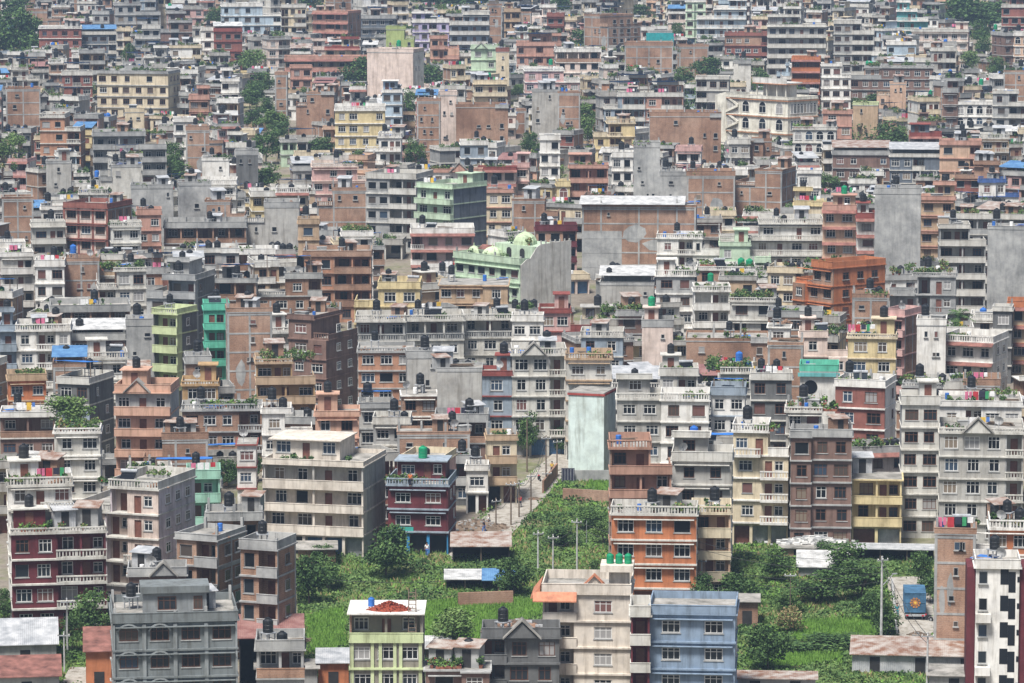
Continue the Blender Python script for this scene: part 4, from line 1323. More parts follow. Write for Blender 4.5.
for s in specs:
    px = pxm(s.P.y)
    face = -math.atan2(s.P.x, s.P.y)
    if s.xc is None:
        th = s.r.uniform(-.05, .05)
        s.W = (s.x1 - s.x0) / px
        s.yaw = face + th
        s.sv = 0 if abs(th) < .02 else (-1 if th > 0 else 1)
        c = s.P
    else:
        left, right = s.xc - s.x0, s.x1 - s.xc
        th = min(.85, math.asin(min(.75, right / px / s.dep)))     # side wall seen on the right
        if right / px / s.dep > .75:
            s.dep = right / px / .75
        s.W = left / px / math.cos(th)
        s.yaw = face - th
        s.sv = 0 if (s.special or s.land in ('cream apartment block', 'mint dark sided house', 'pale green tower')) else 1
        c = s.P - Vector((math.cos(s.yaw), math.sin(s.yaw), 0)) * (s.W / 2)
    s.loc = Vector((c.x, c.y, gz(c.y)))

# fillers: houses between and behind the traced ones, never hiding what the photo shows of those
prot = [[] for _ in range(1024)]
for s in specs:
    for x in range(max(0, int(s.x0) + 1), min(1024, int(s.x1) - 1)):
        prot[x].append((s.P.y, s.yvis))


def cap_px(x0, x1, y):
    """lowest allowed roof line (pixels) of a house at distance y between columns x0..x1"""
    m = -60
    for x in range(max(0, int(x0)), min(1024, int(x1) + 1)):
        for d, yv in prot[x]:
            if d > y + 1 and yv > m:
                m = yv
    return m


def foot(s):
    """axis-aligned ground box"""
    c, q = math.cos(s.yaw), math.sin(s.yaw)
    P = [(s.loc.x + x * c - y * q, s.loc.y + x * q + y * c) for x, y in ((-s.W / 2, 0), (s.W / 2, 0), (s.W / 2, s.dep), (-s.W / 2, s.dep))]
    return min(p[0] for p in P), max(p[0] for p in P), min(p[1] for p in P), max(p[1] for p in P)


grid = {}


def add_foot(f):
    for gx in range(int(f[0] // 20), int(f[1] // 20) + 1):
        for gy in range(int(f[2] // 20), int(f[3] // 20) + 1):
            grid.setdefault((gx, gy), []).append(f)


def free(f, m=.25):
    for gx in range(int((f[0] - m) // 20), int((f[1] + m) // 20) + 1):
        for gy in range(int((f[2] - m) // 20), int((f[3] + m) // 20) + 1):
            for g in grid.get((gx, gy), ()):
                if f[0] < g[1] + m and f[1] > g[0] - m and f[2] < g[3] + m and f[3] > g[2] - m:
                    return False
    return True


for s in specs:            # an upper room on some terraces, where it hides nothing the photo shows behind
    hw = (s.x1 - s.x0) / 2
    cap = cap_px(s.x0 + 2, s.x1 - 2, s.P.y + 2)
    if not set('stgnY') & set(s.feats) and s.special is None and s.style not in 'xNOZV' and s.r.random() < .55 and s.ytop - 3.4 * pxm(s.P.y) > cap - 3:
        s.feats += 'Y'
for s in specs:
    add_foot(foot(s))
TREES = """309 604 56 36 dark;386 578 58 46 dark;328 590 34 36 mid;322 566 24 26 dark;
514 596 44 34 dark;455 652 46 48 light;92 640 52 40 mid;72 652 44 30 mid;101 622 36 26 dark;4 622 36 24 dark;228 488 34 22 dark;254 482 34 18 dark;
527 458 50 22 mid;534 448 28 22 light;561 455 30 15 mid;590 530 24 30 mid;603 545 26 24 light;560 545 22 34 dark;598 580 22 28 mid;
768 672 56 42 dark;724 590 34 38 mid;702 612 44 30 dark;775 582 36 34 mid;815 602 36 50 dark;862 600 44 46 mid;846 578 38 40 mid;
826 560 22 24 dark;884 640 50 30 mid;872 622 36 30 dark;921 590 46 26 dark;930 604 34 24 dark;738 606 38 36 dark;790 614 26 30 mid;946 648 24 22 mid;
812 648 14 60 dark;850 646 14 56 dark;590 690 26 30 mid;560 690 22 26 dark;690 690 30 24 mid;640 688 20 26 mid;505 688 20 30 mid;
12 66 64 44 dark;29 58 46 30 dark;216 32 28 20 dark;355 92 38 32 dark;372 88 26 22 dark;430 92 30 28 dark;380 100 20 24 mid;707 122 36 32 mid;680 126 36 24 mid;707 80 26 28 dark;586 52 26 34 dark;
855 152 34 38 dark;889 154 34 36 mid;902 192 34 18 dark;975 34 40 52 dark;958 26 34 34 dark;990 30 32 36 dark;840 118 20 36 mid;868 112 20 32 dark;815 266 24 40 light;176 184 24 34 mid;310 14 24 30 dark;
438 10 22 60 dark;470 8 20 50 mid;560 14 20 24 dark;16 20 26 30 dark;240 70 20 22 mid;640 20 18 24 dark;784 60 18 24 dark;760 160 18 20 mid;690 165 18 26 light;345 205 16 24 mid;90 98 16 22 mid"""
TREE_ROWS = TREES.replace('\n', '').split(';')
tr = random.Random(21)
for _ in range(400):
    if len(TREE_ROWS) > 150:
        break
    x, y = tr.uniform(5, 1020), 40 + 400 * tr.random() ** 1.3
    p = hit(x, y)
    if any(s.x0 - 4 < x < s.x1 + 4 and s.ytop < y < s.yvis + 26 for s in specs):
        continue
    k = pxm(p.y)
    if not free((p.x - 1, p.x + 1, p.y - 1, p.y + 1), .2):
        continue
    hp, wp = tr.uniform(5, 9) * k, tr.uniform(3.5, 7) * k
    yt = y - hp
    if any(s.P.y > p.y and min(s.x1, x + wp / 2) - max(s.x0, x - wp / 2) > 2 and s.yvis > yt for s in specs):
        continue
    TREE_ROWS.append(f"{x:.0f} {y:.0f} {hp:.0f} {wp:.0f} {tr.choice(['dark', 'mid', 'mid', 'light'])}")
for t in TREE_ROWS:
    a = t.split()
    x, y, hp, wp = map(float, a[:4])
    if y < 470:
        p = hit(x, y)
        w = wp / pxm(p.y)
        add_foot((p.x - w * .3, p.x + w * .3, p.y - w * .3, p.y + w * .3))
        for q in range(max(0, int(x - wp * .4)), min(1024, int(x + wp * .4))):
            prot[q].append((p.y, y - hp * .3))
FINS = ['brick'] * 7 + ['cement'] * 5 + ['lgrey', 'lgrey', 'lgrey', 'cementl', 'white', 'white', 'white', 'whitish', 'whitish', 'whitish', 'cream', 'cream', 'blush', 'blush', 'blush', 'pink', 'peach', 'yellow', 'cream', 'tan',
                                         'tan', 'tan', 'brown', 'ltblue', 'mint2', 'redb', 'orangeb', 'lslate', 'dgrey', 'peachy']
WORDS = dict(brick='brick', cement='bare cement', lgrey='light grey', cementl='weathered grey', white='white', whitish='off white', cream='cream', blush='pale beige', pink='pink',
             peach='peach', salmon='salmon', yellow='yellow', tan='tan', brown='brown', ltblue='pale blue', mint2='pale green', redb='red', orangeb='orange', lslate='blue grey',
             dgrey='dark grey', peachy='tan orange')
fr = random.Random(5)
fillers = []
Y = 470.0
while Y < 1640:
    half = (CX + 140) / F * Y
    x = -half + fr.uniform(0, 8)
    while x < half:
        W = (fr.choice([5.5, 6.5, 7, 8, 9, 10, 12]) if Y < 800 else fr.choice([4, 4.5, 5, 5.5, 6, 7, 8])) * fr.uniform(.9, 1.1)
        dep = fr.uniform(6, 9)
        yy = Y + fr.uniform(-3, 3)
        a = x + W / 2
        s = Spec()
        nz = math.sin(a * .021 + yy * .013) + math.sin(a * .05 - yy * .017)
        s.yaw = -math.atan2(a, yy) + .45 * nz * fr.uniform(.15, 1) + (0 if fr.random() > .12 else fr.choice([-.5, .5]))
        s.W, s.dep = W, dep
        s.loc = Vector((a, yy, gz(yy)))
        x += W + fr.choice([.2, .3, .8, 1.6, 2.5])
        p0 = proj(s.loc)
        if p0[1] > 575 or any(inside(p0[0] + dx, p0[1], o) for o in OPEN for dx in (-W / 2 * pxm(yy), 0, W / 2 * pxm(yy))):
            continue
        if p0[0] < 312 and p0[1] > 535:
            continue
        f = foot(s)
        if not free(f):
            f2 = (f[0] + 1.2, f[1] - 1.2, f[2] + 1, f[3] - 1)
            if not free(f2, 0):
                continue
            s.W -= 2.4
            s.dep -= 2
            if s.W < 3.8 or s.dep < 4.2:
                continue
            f = f2
        hw = (f[1] - f[0]) / 2 * pxm(yy)
        cap = cap_px(p0[0] - hw, p0[0] + hw, yy)
        n = fr.choice([2, 3, 3, 4, 4, 4, 5, 5, 6]) if yy > 900 else fr.choice([2, 3, 3, 4, 4, 5])
        sh = 2.85
        while n > 0 and proj((a, yy, gz(yy) + n * sh + 1.3))[1] < cap:
            n -= 1
        if n < 1:
            continue
        s.n, s.sh = n, sh * fr.choice([.94, .97, 1, 1])
        s.H = n * sh + 1.1
        s.front = fr.choice(FINS)
        s.side = s.front if fr.random() < .35 else fr.choice(['brick', 'brick', 'brickp', 'cement', 'cement', 'lgrey', 'whitish', s.front])
        s.trim = fr.choice(['lgrey', 'cementl', 'whitish', 'cement', 'cream', 'cementl', s.front if s.front not in ('brick', 'cement') else 'cement', 'cement', 'whitish', 'white'])
        s.style = fr.choice('wwwwccchhhlloo') if s.front not in ('brick', 'cement') else fr.choice('xwwhhooccl')
        ft = ''
        for ch, pr in (('s', .3), ('Y', .4), ('t', .2 if n < 4 else .1), ('p', .35), ('P', .12), ('k', .22), ('r', .6 if s.front == 'brick' else .3), ('z', .25), ('R', .05 if s.front not in ('brick', 'cement') else 0),
                       ('g', .05), ('u', .09), ('d', .35)):
            if fr.random() < pr:
                ft += ch
        if 't' in ft:
            ft = ft.replace('s', '').replace('Y', '')
        s.feats = ft + fr.choice(['', 'T1', 'T1', 'T1', 'T2', 'T3'])
        s.tall_room = proj((a, yy, s.loc.z + s.H + 2.6))[1] >= cap
        if not s.tall_room:
            s.feats = s.feats.replace('s', '').replace('t', '').replace('g', '').replace('Y', '')
        top = proj((a, yy, s.loc.z + s.H))
        s.x0, s.x1, s.ytop = p0[0] - s.W / 2 * pxm(yy), p0[0] + s.W / 2 * pxm(yy), top[1]
        s.out = s.x1 < 2 or s.x0 > 1022
        s.traced, s.special, s.land = False, None, None
        rel = s.yaw + math.atan2(a, yy)
        s.sv = -1 if rel > .04 else (1 if rel < -.04 else 0)
        s.P = s.loc
        s.pc = p0[0]
        s.r = random.Random(int(a * 7 + yy * 13))
        s.kind = WORDS[s.front] + ' house'
        bits = {'l': 'with stacked balconies', 'o': 'with open columned top floor', 'h': 'with recessed balconies on one side', 'c': 'with jutting balconies', 'b': 'with long balconies', 'x': 'with bare walls'}
        s.feat = bits.get(s.style, 'with rows of windows')
        if 't' in ft:
            s.feat = 'with a tin sheet roof'
        elif 'P' in ft:
            s.feat = 'with a green roof garden'
        elif 'R' in ft:
            s.feat = 'with red tiled edges'
        add_foot(f)
        s.foot = f
        fillers.append(s)
    Y += (9.5 if Y < 900 else 11.0)
print("traced", len(specs), "fillers", len(fillers))

# how much of each filler shows: painter's pass over a coarse buffer, near to far
allh = sorted(specs + fillers, key=lambda s: s.loc.y)
cover = np.zeros((700, 1024), dtype=bool)
for s in allh:
    yb = proj(s.loc)[1]
    a, b, t, u = int(max(0, s.x0)), int(min(1024, s.x1)), int(max(0, s.ytop)), int(min(699, yb))
    if b <= a or u <= t:
        s.vis = 4 if getattr(s, 'out', False) else 0
        continue
    win = cover[t:u, a:b]
    s.vis = int((~win).sum())
    win[:] = True
drop = [s for s in fillers if s.vis < 4]
fillers = [s for s in fillers if s.vis >= 4]
fillers.sort(key=lambda s: -s.vis)
N_IND = 300 - len(specs)
ind_fill, mass_fill = fillers[:N_IND], fillers[N_IND:]
print("individual fillers", len(ind_fill), "mass", len(mass_fill), "dropped", len(drop), "uncovered share", 1 - cover[:683].mean())
if ind_fill:
    print("least individual", ind_fill[-1].vis, "largest mass", mass_fill[0].vis if mass_fill else 0)
low = [s for s in specs if hasattr(s, 'Hneed')]
print("lowered", len(low), sorted([(round(s.Hneed - s.H, 1), s.kind, int(s.x0), int(s.ytop)) for s in low], reverse=True)[:12])
# ------------------------------------------------------------------ words that single things out
landmarks = [s for s in specs if s.land]
used = set()


def rels(x0, x1, y, me=None):
    out = []
    for L in landmarks:
        if L is me:
            continue
        ov = min(x1, L.x1) - max(x0, L.x0)
        gap = max(0, -ov)
        dy = y - L.ytop
        dist = math.hypot(gap, dy * .9)
        if ov > .3 * min(x1 - x0, L.x1 - L.x0):
            if dy < -3:
                rel = 'behind the '
            elif dy > 3:
                rel = 'in front of the '
            else:
                rel = 'beside the '
        elif gap < 14 and abs(dy) < 22:
            rel = 'beside the '
            dist *= .6
        elif gap < 45 and abs(dy) < 60:
            rel = 'near the '
            dist += 20
        else:
            rel = 'beyond the ' if dy < 0 else 'well below the '
            dist += 40
        out.append((dist, rel + L.land))
    out.sort()
    return [o[1] for o in out[:9]]


def nw(t):
    return len(t.split())


def unique(kind, feat, x0, x1, y, me=None, most=16):
    """(label, short key), both used by nothing else"""
    rr = rels(x0, x1, y, me)
    adj = ['']
    if me is not None and hasattr(me, 'n'):
        if me.n >= 6:
            adj.append('tall ')
        if me.n <= 2:
            adj.append('low ')
        if me.W < 6:
            adj.append('narrow ')
        if me.W > 12:
            adj.append('wide ')
    for a in adj:
        for r in rr:
            if a and (kind.startswith(a) or (' ' + a) in kind):
                continue
            key = f"{a}{kind} {r}"
            if nw(key) > 11:
                continue
            lab = f"{a}{kind} {feat} {r}" if feat else key
            if nw(lab) > most:
                lab = key
            if key not in used and lab not in used:
                used.add(key)
                used.add(lab)
                return lab, key
    for i in range(len(rr) - 1):
        for j in range(i + 1, len(rr)):
            r2 = rr[i].split('the ', 1)[1], rr[j].split('the ', 1)[1]
            key = f"{kind} between the {r2[0]} and the {r2[1]}"
            if nw(key) <= 12 and key not in used:
                used.add(key)
                return key, key
    key = f"{kind} {rr[0]}"
    return key, key


# ------------------------------------------------------------------ roof clutter (shared meshes)
def tank_mb(color):
    t = MB("water_tank", color)
    t.lathe([(.53, 0), (.55, .05), (.55, .35), (.58, .38), (.55, .41), (.55, .75), (.58, .78), (.55, .81), (.55, 1.15), (.53, 1.27), (.32, 1.43), (.2, 1.45), (.2, 1.55), (.1, 1.57)], n=14)
    return t


def stand_mb(h, mat="steel"):
    m = MB("stand", mat)
    for x in (-.5, .5):
        for y in (-.5, .5):
            m.box(x - .05, x + .05, y - .05, y + .05, 0, h - .1)
    m.box(-.66, .66, -.66, .66, h - .1, h - .01)
    m.box(-.5, .5, -.53, -.47, h * .45, h * .45 + .06)
    m.box(-.5, .5, .47, .53, h * .45, h * .45 + .06)
    return m


def pot_mb(k, big):
    r = random.Random(70 + k)
    m = MB("potted_plant", "pot")
    m.lathe([(.13, 0), (.2, .28), (.21, .3)], n=7, mat=r.choice(['pot', 'pot', 'cement', 'tank_black']))
    pts = []
    R = (.75 if big else .42) * r.uniform(.8, 1.2)
    for _ in range(110 if big else 55):
        v = Vector((r.gauss(0, 1), r.gauss(0, 1), r.gauss(0, .9))).normalized() * R * r.uniform(.35, 1)
        pts.append((v.x, v.y, .35 + R * .75 + v.z))
    leaves(m, pts, .15, r.choice([['leaf_mid', 'leaf_light'], ['leaf_dark', 'leaf_mid'], ['leaf_mid', 'leaf_dry', 'leaf_light']]), r)
    if k == 2:
        leaves(m, pts[:8], .1, 'cloth_red', r)
    return m


CLOTH = ['cloth_red', 'cloth_white', 'cloth_white', 'cloth_blue', 'cloth_pink', 'cloth_yellow', 'cloth_green', 'cloth_dark', 'cloth_teal']


def laundry_mb(k):
    r = random.Random(90 + k)
    m = MB("clothes_line", "steel")
    L = r.choice([2.6, 3.4, 4.2])
    for x in (-L / 2, L / 2):
        m.box(x - .03, x + .03, -.03, .03, 0, 1.75)
    m.box(-L / 2, L / 2, -.008, .008, 1.64, 1.656, 'wire')
    x = -L / 2 + .15
    while x < L / 2 - .6:
        w, h = r.uniform(.35, .8), r.uniform(.55, 1.15)
        m.box(x, x + w, -.03, .03, 1.66 - h, 1.66, r.choice(CLOTH))
        x += w + r.uniform(.03, .25)
    return m


def solar_mb():
    m = MB("solar_heater", "glass")
    m.prismx([(-.8, .25), (.8, 1.25), (.8, 1.33), (-.8, .33)], -.9, .9)
    m.tube((-1.0, .85, 1.5), (1.0, .85, 1.5), .24, 10, 'steel')
    for x in (-.85, .85):
        m.box(x - .03, x + .03, .7, .76, 0, 1.3, 'steel')
        m.box(x - .03, x + .03, -.72, -.66, 0, .3, 'steel')
    return m


def dish_mb():
    m = MB("satellite_dish", "frame_white")
    m.tube((0, 0, 0), (0, 0, 1.0), .035, 5, 'steel')
    vs, n = [(0, .12, 1.25)], 12
    for k in range(n):
        a = 2 * math.pi * k / n
        vs.append((.55 * math.cos(a), -.05 + .12 * math.sin(a) * -1, 1.25 + .5 * math.sin(a)))
    m.add(vs, [(0, 1 + (k + 1) % n, 1 + k) for k in range(n)], 'tin_white')
    m.tube((0, .1, 1.2), (0, -.5, 1.3), .02, 4, 'steel')
    return m


def tarp_mb(k, W=4.5, D=3.2):
    m = MB("tarpaulin", "tarp_blue" if k != 1 else "tarp_orange")
    nx, ny = 6, 4
    r = random.Random(k)
    for top in (0.0, -.03):
        pass
    z = lambda i, j: 2.2 - .35 * j / ny - .16 * math.sin(math.pi * i / nx) * math.sin(math.pi * j / ny) + r.uniform(-.05, .05)
    P = {(i, j): (-W / 2 + W * i / nx, D * j / ny - D / 2, z(i, j)) for i in range(nx + 1) for j in range(ny + 1)}
    vs = [P[i, j] for j in range(ny + 1) for i in range(nx + 1)]
    lo = [(x, y, q - .03) for x, y, q in vs]
    q = lambda i, j: j * (nx + 1) + i
    N = len(vs)
    fs = [(q(i, j), q(i + 1, j), q(i + 1, j + 1), q(i, j + 1)) for i in range(nx) for j in range(ny)]
    m.add(vs + lo, fs + [tuple(a + N for a in reversed(f)) for f in fs])
    for i, j in ((0, 0), (nx, 0), (0, ny), (nx, ny)):
        x, y, zz = P[i, j]
        m.box(x - .04, x + .04, y - .04, y + .04, 0, zz - .02, 'wood_pole')
    return m


def junk():
    out = []
    r = random.Random(9)
    m = MB("brick_pile", "brick")
    for i in range(60):
        x, y = r.gauss(0, .45), r.gauss(0, .3)
        z = max(0, .55 - math.hypot(x, y * 1.3) * .55) * r.random()
        m.box(x - .13, x + .13, y - .07, y + .07, z, z + .1)
    out.append((m, 'brick pile', 'heap of loose bricks'))
    m = MB("timber_stack", "wood_pole")
    for i in range(14):
        y, z = r.uniform(-.4, .4), r.uniform(0, .35)
        m.tube((-1.4 + r.uniform(-.2, .2), y, z + .05), (1.4 + r.uniform(-.2, .2), y + r.uniform(-.2, .2), z + .05), .05, 5)
    out.append((m, 'timber', 'stack of poles'))
    m = MB("plastic_drum", "tank_blue")
    m.lathe([(.27, 0), (.29, .04), (.29, .42), (.31, .45), (.29, .48), (.29, .85), (.26, .9), (.1, .91)], 0, 0, 0, 10)
    out.append((m, 'drum', 'blue plastic drum'))
    m = MB("plastic_drum", "cloth_white")
    m.lathe([(.27, 0), (.29, .04), (.29, .42), (.31, .45), (.29, .48), (.29, .85), (.26, .9), (.1, .91)], 0, 0, 0, 10)
    out.append((m, 'drum', 'white plastic drum'))
    for wall, roof, nm in (("brick", "tin_rust", "small brick hut with rusty roof"), ("tin_grey", "tin_grey", "small grey tin hut"), ("cement", "tin_rust", "small cement hut with rusty roof")):
        m = MB("roof_hut", wall)
        m.box(-1.1, 1.1, 0, 1.7, 0, 1.75)
        m.box(-.4, .4, -.03, -.002, 0, 1.6, 'dark_inside')
        m.prismx([(-.35, 1.78), (1.9, 2.15), (1.9, 2.21), (-.35, 1.84)], -1.3, 1.3, roof)
        out.append((m, 'hut', nm))
    m = MB("masonry_box", "cement")
    m.box(-.8, .8, -.5, .5, 0, .7)
    m.box(-.86, .86, -.56, .56, .7, .78)
    out.append((m, 'masonry box', 'low masonry box'))
    m = MB("sheet_pile", "tin_white")
    for i in range(7):
        a = r.uniform(-.3, .3)
        z = i * .05
        m.box(-.9 + a, .9 + a, -.5 + a * .5, .5 + a * .3, z, z + .045, r.choice(['tin_white', 'tin_grey', 'tin_rust', 'tarp_blue']))
    out.append((m, 'sheet pile', 'pile of tin sheets'))
    return out


JUNK = junk()
TANKS = {c: tank_mb('tank_' + c) for c in ('black', 'green', 'blue')}
STANDS = {h: stand_mb(h) for h in (.6, 1.3)}
POTS = [pot_mb(k, k >= 4) for k in range(7)]
def planter_mb(k):
    r = random.Random(170 + k)
    m = MB("planter", "pot")
    L = r.choice([2.0, 2.8, 3.6])
    m.box(-L / 2, L / 2, -.16, .16, 0, .28, r.choice(['pot', 'cement', 'cement']))
    pts = []
    for _ in range(int(L * 70)):
        x = r.uniform(-L / 2 - .1, L / 2 + .1)
        hh = .35 + .55 * abs(math.sin(x * 2.3 + k)) * r.random() ** .6
        pts.append((x, r.gauss(0, .2), .25 + hh * r.uniform(.2, 1)))
    leaves(m, pts, .15, [['leaf_mid', 'leaf_light'], ['leaf_dark', 'leaf_mid'], ['leaf_mid', 'leaf_grass'], ['leaf_dark', 'leaf_light', 'leaf_dry'], ['leaf_mid', 'leaf_dark']][k], r)
    if k % 2 == 0:
        leaves(m, pts[:int(L * 5)], .1, ['cloth_red', 'cloth_pink'], r)
    return m


PLANTERS = [planter_mb(k) for k in range(5)]
LINES = [laundry_mb(k) for k in range(5)]
SOLAR, DISH, TARPS = solar_mb(), dish_mb(), [tarp_mb(0), tarp_mb(1)]
MESH = {}


def shared(mb):
    if id(mb) not in MESH:
        MESH[id(mb)] = mb.mesh()
    return MESH[id(mb)]


def put(mb, loc, rz=0, sc=1.0, parent=None):
    o = bpy.data.objects.new(mb.name, shared(mb))
    o.location, o.rotation_euler, o.scale = loc, (0, 0, rz), (sc, sc, sc)
    o.parent = parent
    COL.objects.link(o)
    return o


counts = {}
PLAIN = {'pale blue house', 'cream villa', 'lime trimmed house', 'maroon shop house', 'cream apartment block', 'arched grey mansion', 'maroon balcony house', 'orange red house', 'yellow balcony house',
         'bare cement wall house', 'slit window cement tower', 'blank cement tower', 'large brick block', 'round window house', 'white stepped window house', 'pale green tower', 'long yellow house', 'beige house with green tank'}
BARE = {'lime trimmed house', 'cream villa', 'pale blue house', 'pale green tower', 'white arched building', 'domed green hall', 'teal netted house'}


def clutter(s, h, ind, mass=None):
    """Tanks, pots, washing and the like that stand on a roof: things of their own, or part of the far mass."""
    r = s.r
    c, q = math.cos(s.yaw), math.sin(s.yaw)
    Wd = lambda x, y, z: Vector((s.loc.x + x * c - y * q, s.loc.y + x * q + y * c, s.loc.z + z))

    def place(mb, p, sc, rz, label, cat, group=None, limit=290):
        if not ind:
            mass.add(mb, p, s.yaw + rz, sc)
            return None
        if counts.get(mb.name, 0) >= limit:
            return None
        counts[mb.name] = counts.get(mb.name, 0) + 1
        o = put(mb, p, s.yaw + rz, sc)
        tag(o, label, cat, group)
        return o
    key = s.key if ind else ''
    if s.land in BARE:
        return
    z = h.rz
    x0, x1, y0, y1 = h.zone
    if x1 - x0 < 1.2:
        x0, x1 = -.6, .6
    ft = s.feats
    nt = 0
    for k in '123':
        if 'T' + k in ft:
            nt = int(k)
    if nt == 0 and not s.traced and r.random() < .75:
        nt = r.choice([1, 1, 2])
    if nt == 0 and s.traced and r.random() < .5:
        nt = 1
    spots = []
    st = [t for t in h.clutter if t[0] == 'stairtop']
    if st:
        spots.append((st[0][1], st[0][2], st[0][3], 0, 'on the stair room of the '))
    xs = r.uniform(x0 + .5, max(x0 + .6, x1 - 1.2))
    spots.append((xs, r.uniform(y0, max(y0 + .1, y1 - 1)), z, 1.3, 'on a steel stand on the '))
    spots.append((min(xs + 1.45, x1), r.uniform(y0, max(y0 + .1, y1 - 1)), z, 0, 'on the roof deck of the '))
    spots.append((max(xs - 1.5, x0), y1 - .3, z, .6, 'on a low stand at the rear of the '))
    colour = 'green' if 'G' in ft else ('black' if r.random() < .94 else r.choice(['green', 'blue', 'blue']))
    for k in range(min(nt, len(spots))):
        x, y, zz, sh, txt = spots[k]
        if not getattr(s, 'tall_room', True):
            sh = 0
            txt = txt.replace('a steel stand on ', 'top of ').replace('a low stand at the rear of', 'the rear roof of')
        sc = r.uniform(.9, 1.15)
        lab = f"{colour} water tank {txt}{key}"
        while lab in used and ind:
            colour = {'black': 'small black', 'small black': 'dull black', 'dull black': 'dusty black', 'green': 'small green', 'blue': 'small blue'}.get(colour, 'dusty ' + colour)
            lab = f"{colour} water tank {txt}{key}"
        if ind and nw(lab) > 16:
            lab = f"{colour} tank {txt}{key}".replace(' a steel stand on', ' a stand on').replace('a low stand at the rear of', 'the rear of')
            if nw(lab) > 16:
                lab = f"{colour} tank on the {key}" if k == 0 else f"{['', 'second', 'third', 'fourth'][k]} {colour} tank on the {key}"
        used.add(lab)
        base = colour.split()[-1]
        o = place(TANKS[base], Wd(x, y, zz + (sh if sh else .0)), sc, r.uniform(0, 6), lab, 'water tank')
        if sh:
            if ind and o is not None:
                sm = put(STANDS[sh], (0, 0, -sh / sc), 0, 1.0, o)
                sm.scale = (1 / sc,) * 3
            elif not ind:
                mass.add(STANDS[sh], Wd(x, y, zz), s.yaw)
    if s.W < 4.5:
        ft = ft.replace('P', 'p')
    for k in range(r.choice([1, 2, 2, 3]) if x1 - x0 > 2 else 0):
        mb, cat, txt = JUNK[r.randrange(len(JUNK))]
        if mb.name == 'roof_hut' and (not getattr(s, 'tall_room', True) or 'Y' in ft or s.W < 6):
            continue
        place(mb, Wd(r.uniform(x0, x1), r.uniform(y0, max(y0 + .1, y1)), z), r.uniform(.85, 1.25), r.uniform(-.5, .5), (f"{txt} on the {key}" if nw(f"{txt} on the {key}") <= 16 else f"{cat} on the {key}"), cat, f"{cat}s on the {key}")
    npot = (r.choice([3, 4, 5]) if 'p' in ft else 0) + (r.choice([8, 10, 12]) if 'P' in ft else 0)
    if ind and pxm(s.P.y) < 5.2:
        npot = min(npot, 5)
    if npot and ind:
        grp = f"potted plants on the {key}"
        for k in range(npot):
            big = 'P' in ft
            x = -s.W / 2 + .4 + (s.W - .8) * (k + r.uniform(.1, .9)) / npot
            y = r.uniform(.25, .7) if r.random() < .75 else r.uniform(y0, y1)
            place(POTS[r.randrange(4, 7) if big and r.random() < .6 else r.randrange(0, 4)], Wd(x, y, z), r.uniform(.85, 1.35), r.uniform(0, 6),
                  f"green potted plant on the {key}", 'plant', grp, 298)
    if ind and ('p' in ft or 'P' in ft or r.random() < .3):
        for k in range((r.choice([1, 2]) + ('P' in ft)) if s.W > 5 else 0):
            x = r.uniform(-s.W / 2 + 1.2, s.W / 2 - 1.2) if s.W > 3 else 0
            y, zz = ((.35, z) if k == 0 else (r.uniform(y0, max(y0 + .1, y1)), z))
            place(PLANTERS[r.randrange(5)], Wd(x, y, zz), r.uniform(.85, 1.3), r.uniform(-.15, .15), f"plant trough on the {key}", 'planter', f"plant troughs on the {key}")
    elif not ind and r.random() < .4:
        mass.add(PLANTERS[r.randrange(5)], Wd(r.uniform(-.25, .25) * s.W, .4, z), s.yaw, 1.2)
    if npot and not ind:
        for k in range(min(npot, 5)):
            x = -s.W / 2 + .4 + (s.W - .8) * (k + r.uniform(.1, .9)) / npot
            mass.add(POTS[r.randrange(0, 7)], Wd(x, r.uniform(.25, .7), z), r.uniform(0, 6), 1.2)
    if 'k' in ft:
        place(LINES[r.randrange(5)], Wd((x0 + x1) / 2, r.uniform(y0 + .2, y0 + 1.2), z), 1, r.uniform(-.2, .2), f"washing line on the {key}", 'clothes line')
    if 'u' in ft:
        sc = max(.7, min(1.6, s.W / 5.2))
        place(TARPS[0], Wd(0, s.dep * .42, z), sc, 0, f"blue tarpaulin shelter on the {key}", 'tarpaulin')
    if 'y' in ft:
        place(TARPS[1], Wd(s.W * .2, s.dep * .4, z), .7, 0, f"orange tarpaulin shelter on the {key}", 'tarpaulin')
    if r.random() < .09 and 't' not in ft:
        place(SOLAR, Wd(r.uniform(x0, x1), y0 + 1.2, z), 1, r.uniform(-.4, .4), f"solar water heater on the {key}", 'solar heater')
    if r.random() < .10:
        place(DISH, Wd(r.uniform(x0, x1), y0 + .3, z), 1.1, r.uniform(-.6, .6), f"white satellite dish on the {key}", 'satellite dish')


NAMES = {'brick': 'brick_house', 'brickp': 'brick_house', 'cement': 'concrete_house', 'cementl': 'concrete_house', 'lgrey': 'concrete_house', 'dgrey': 'concrete_house'}
GROUPS = 'houses of the city'


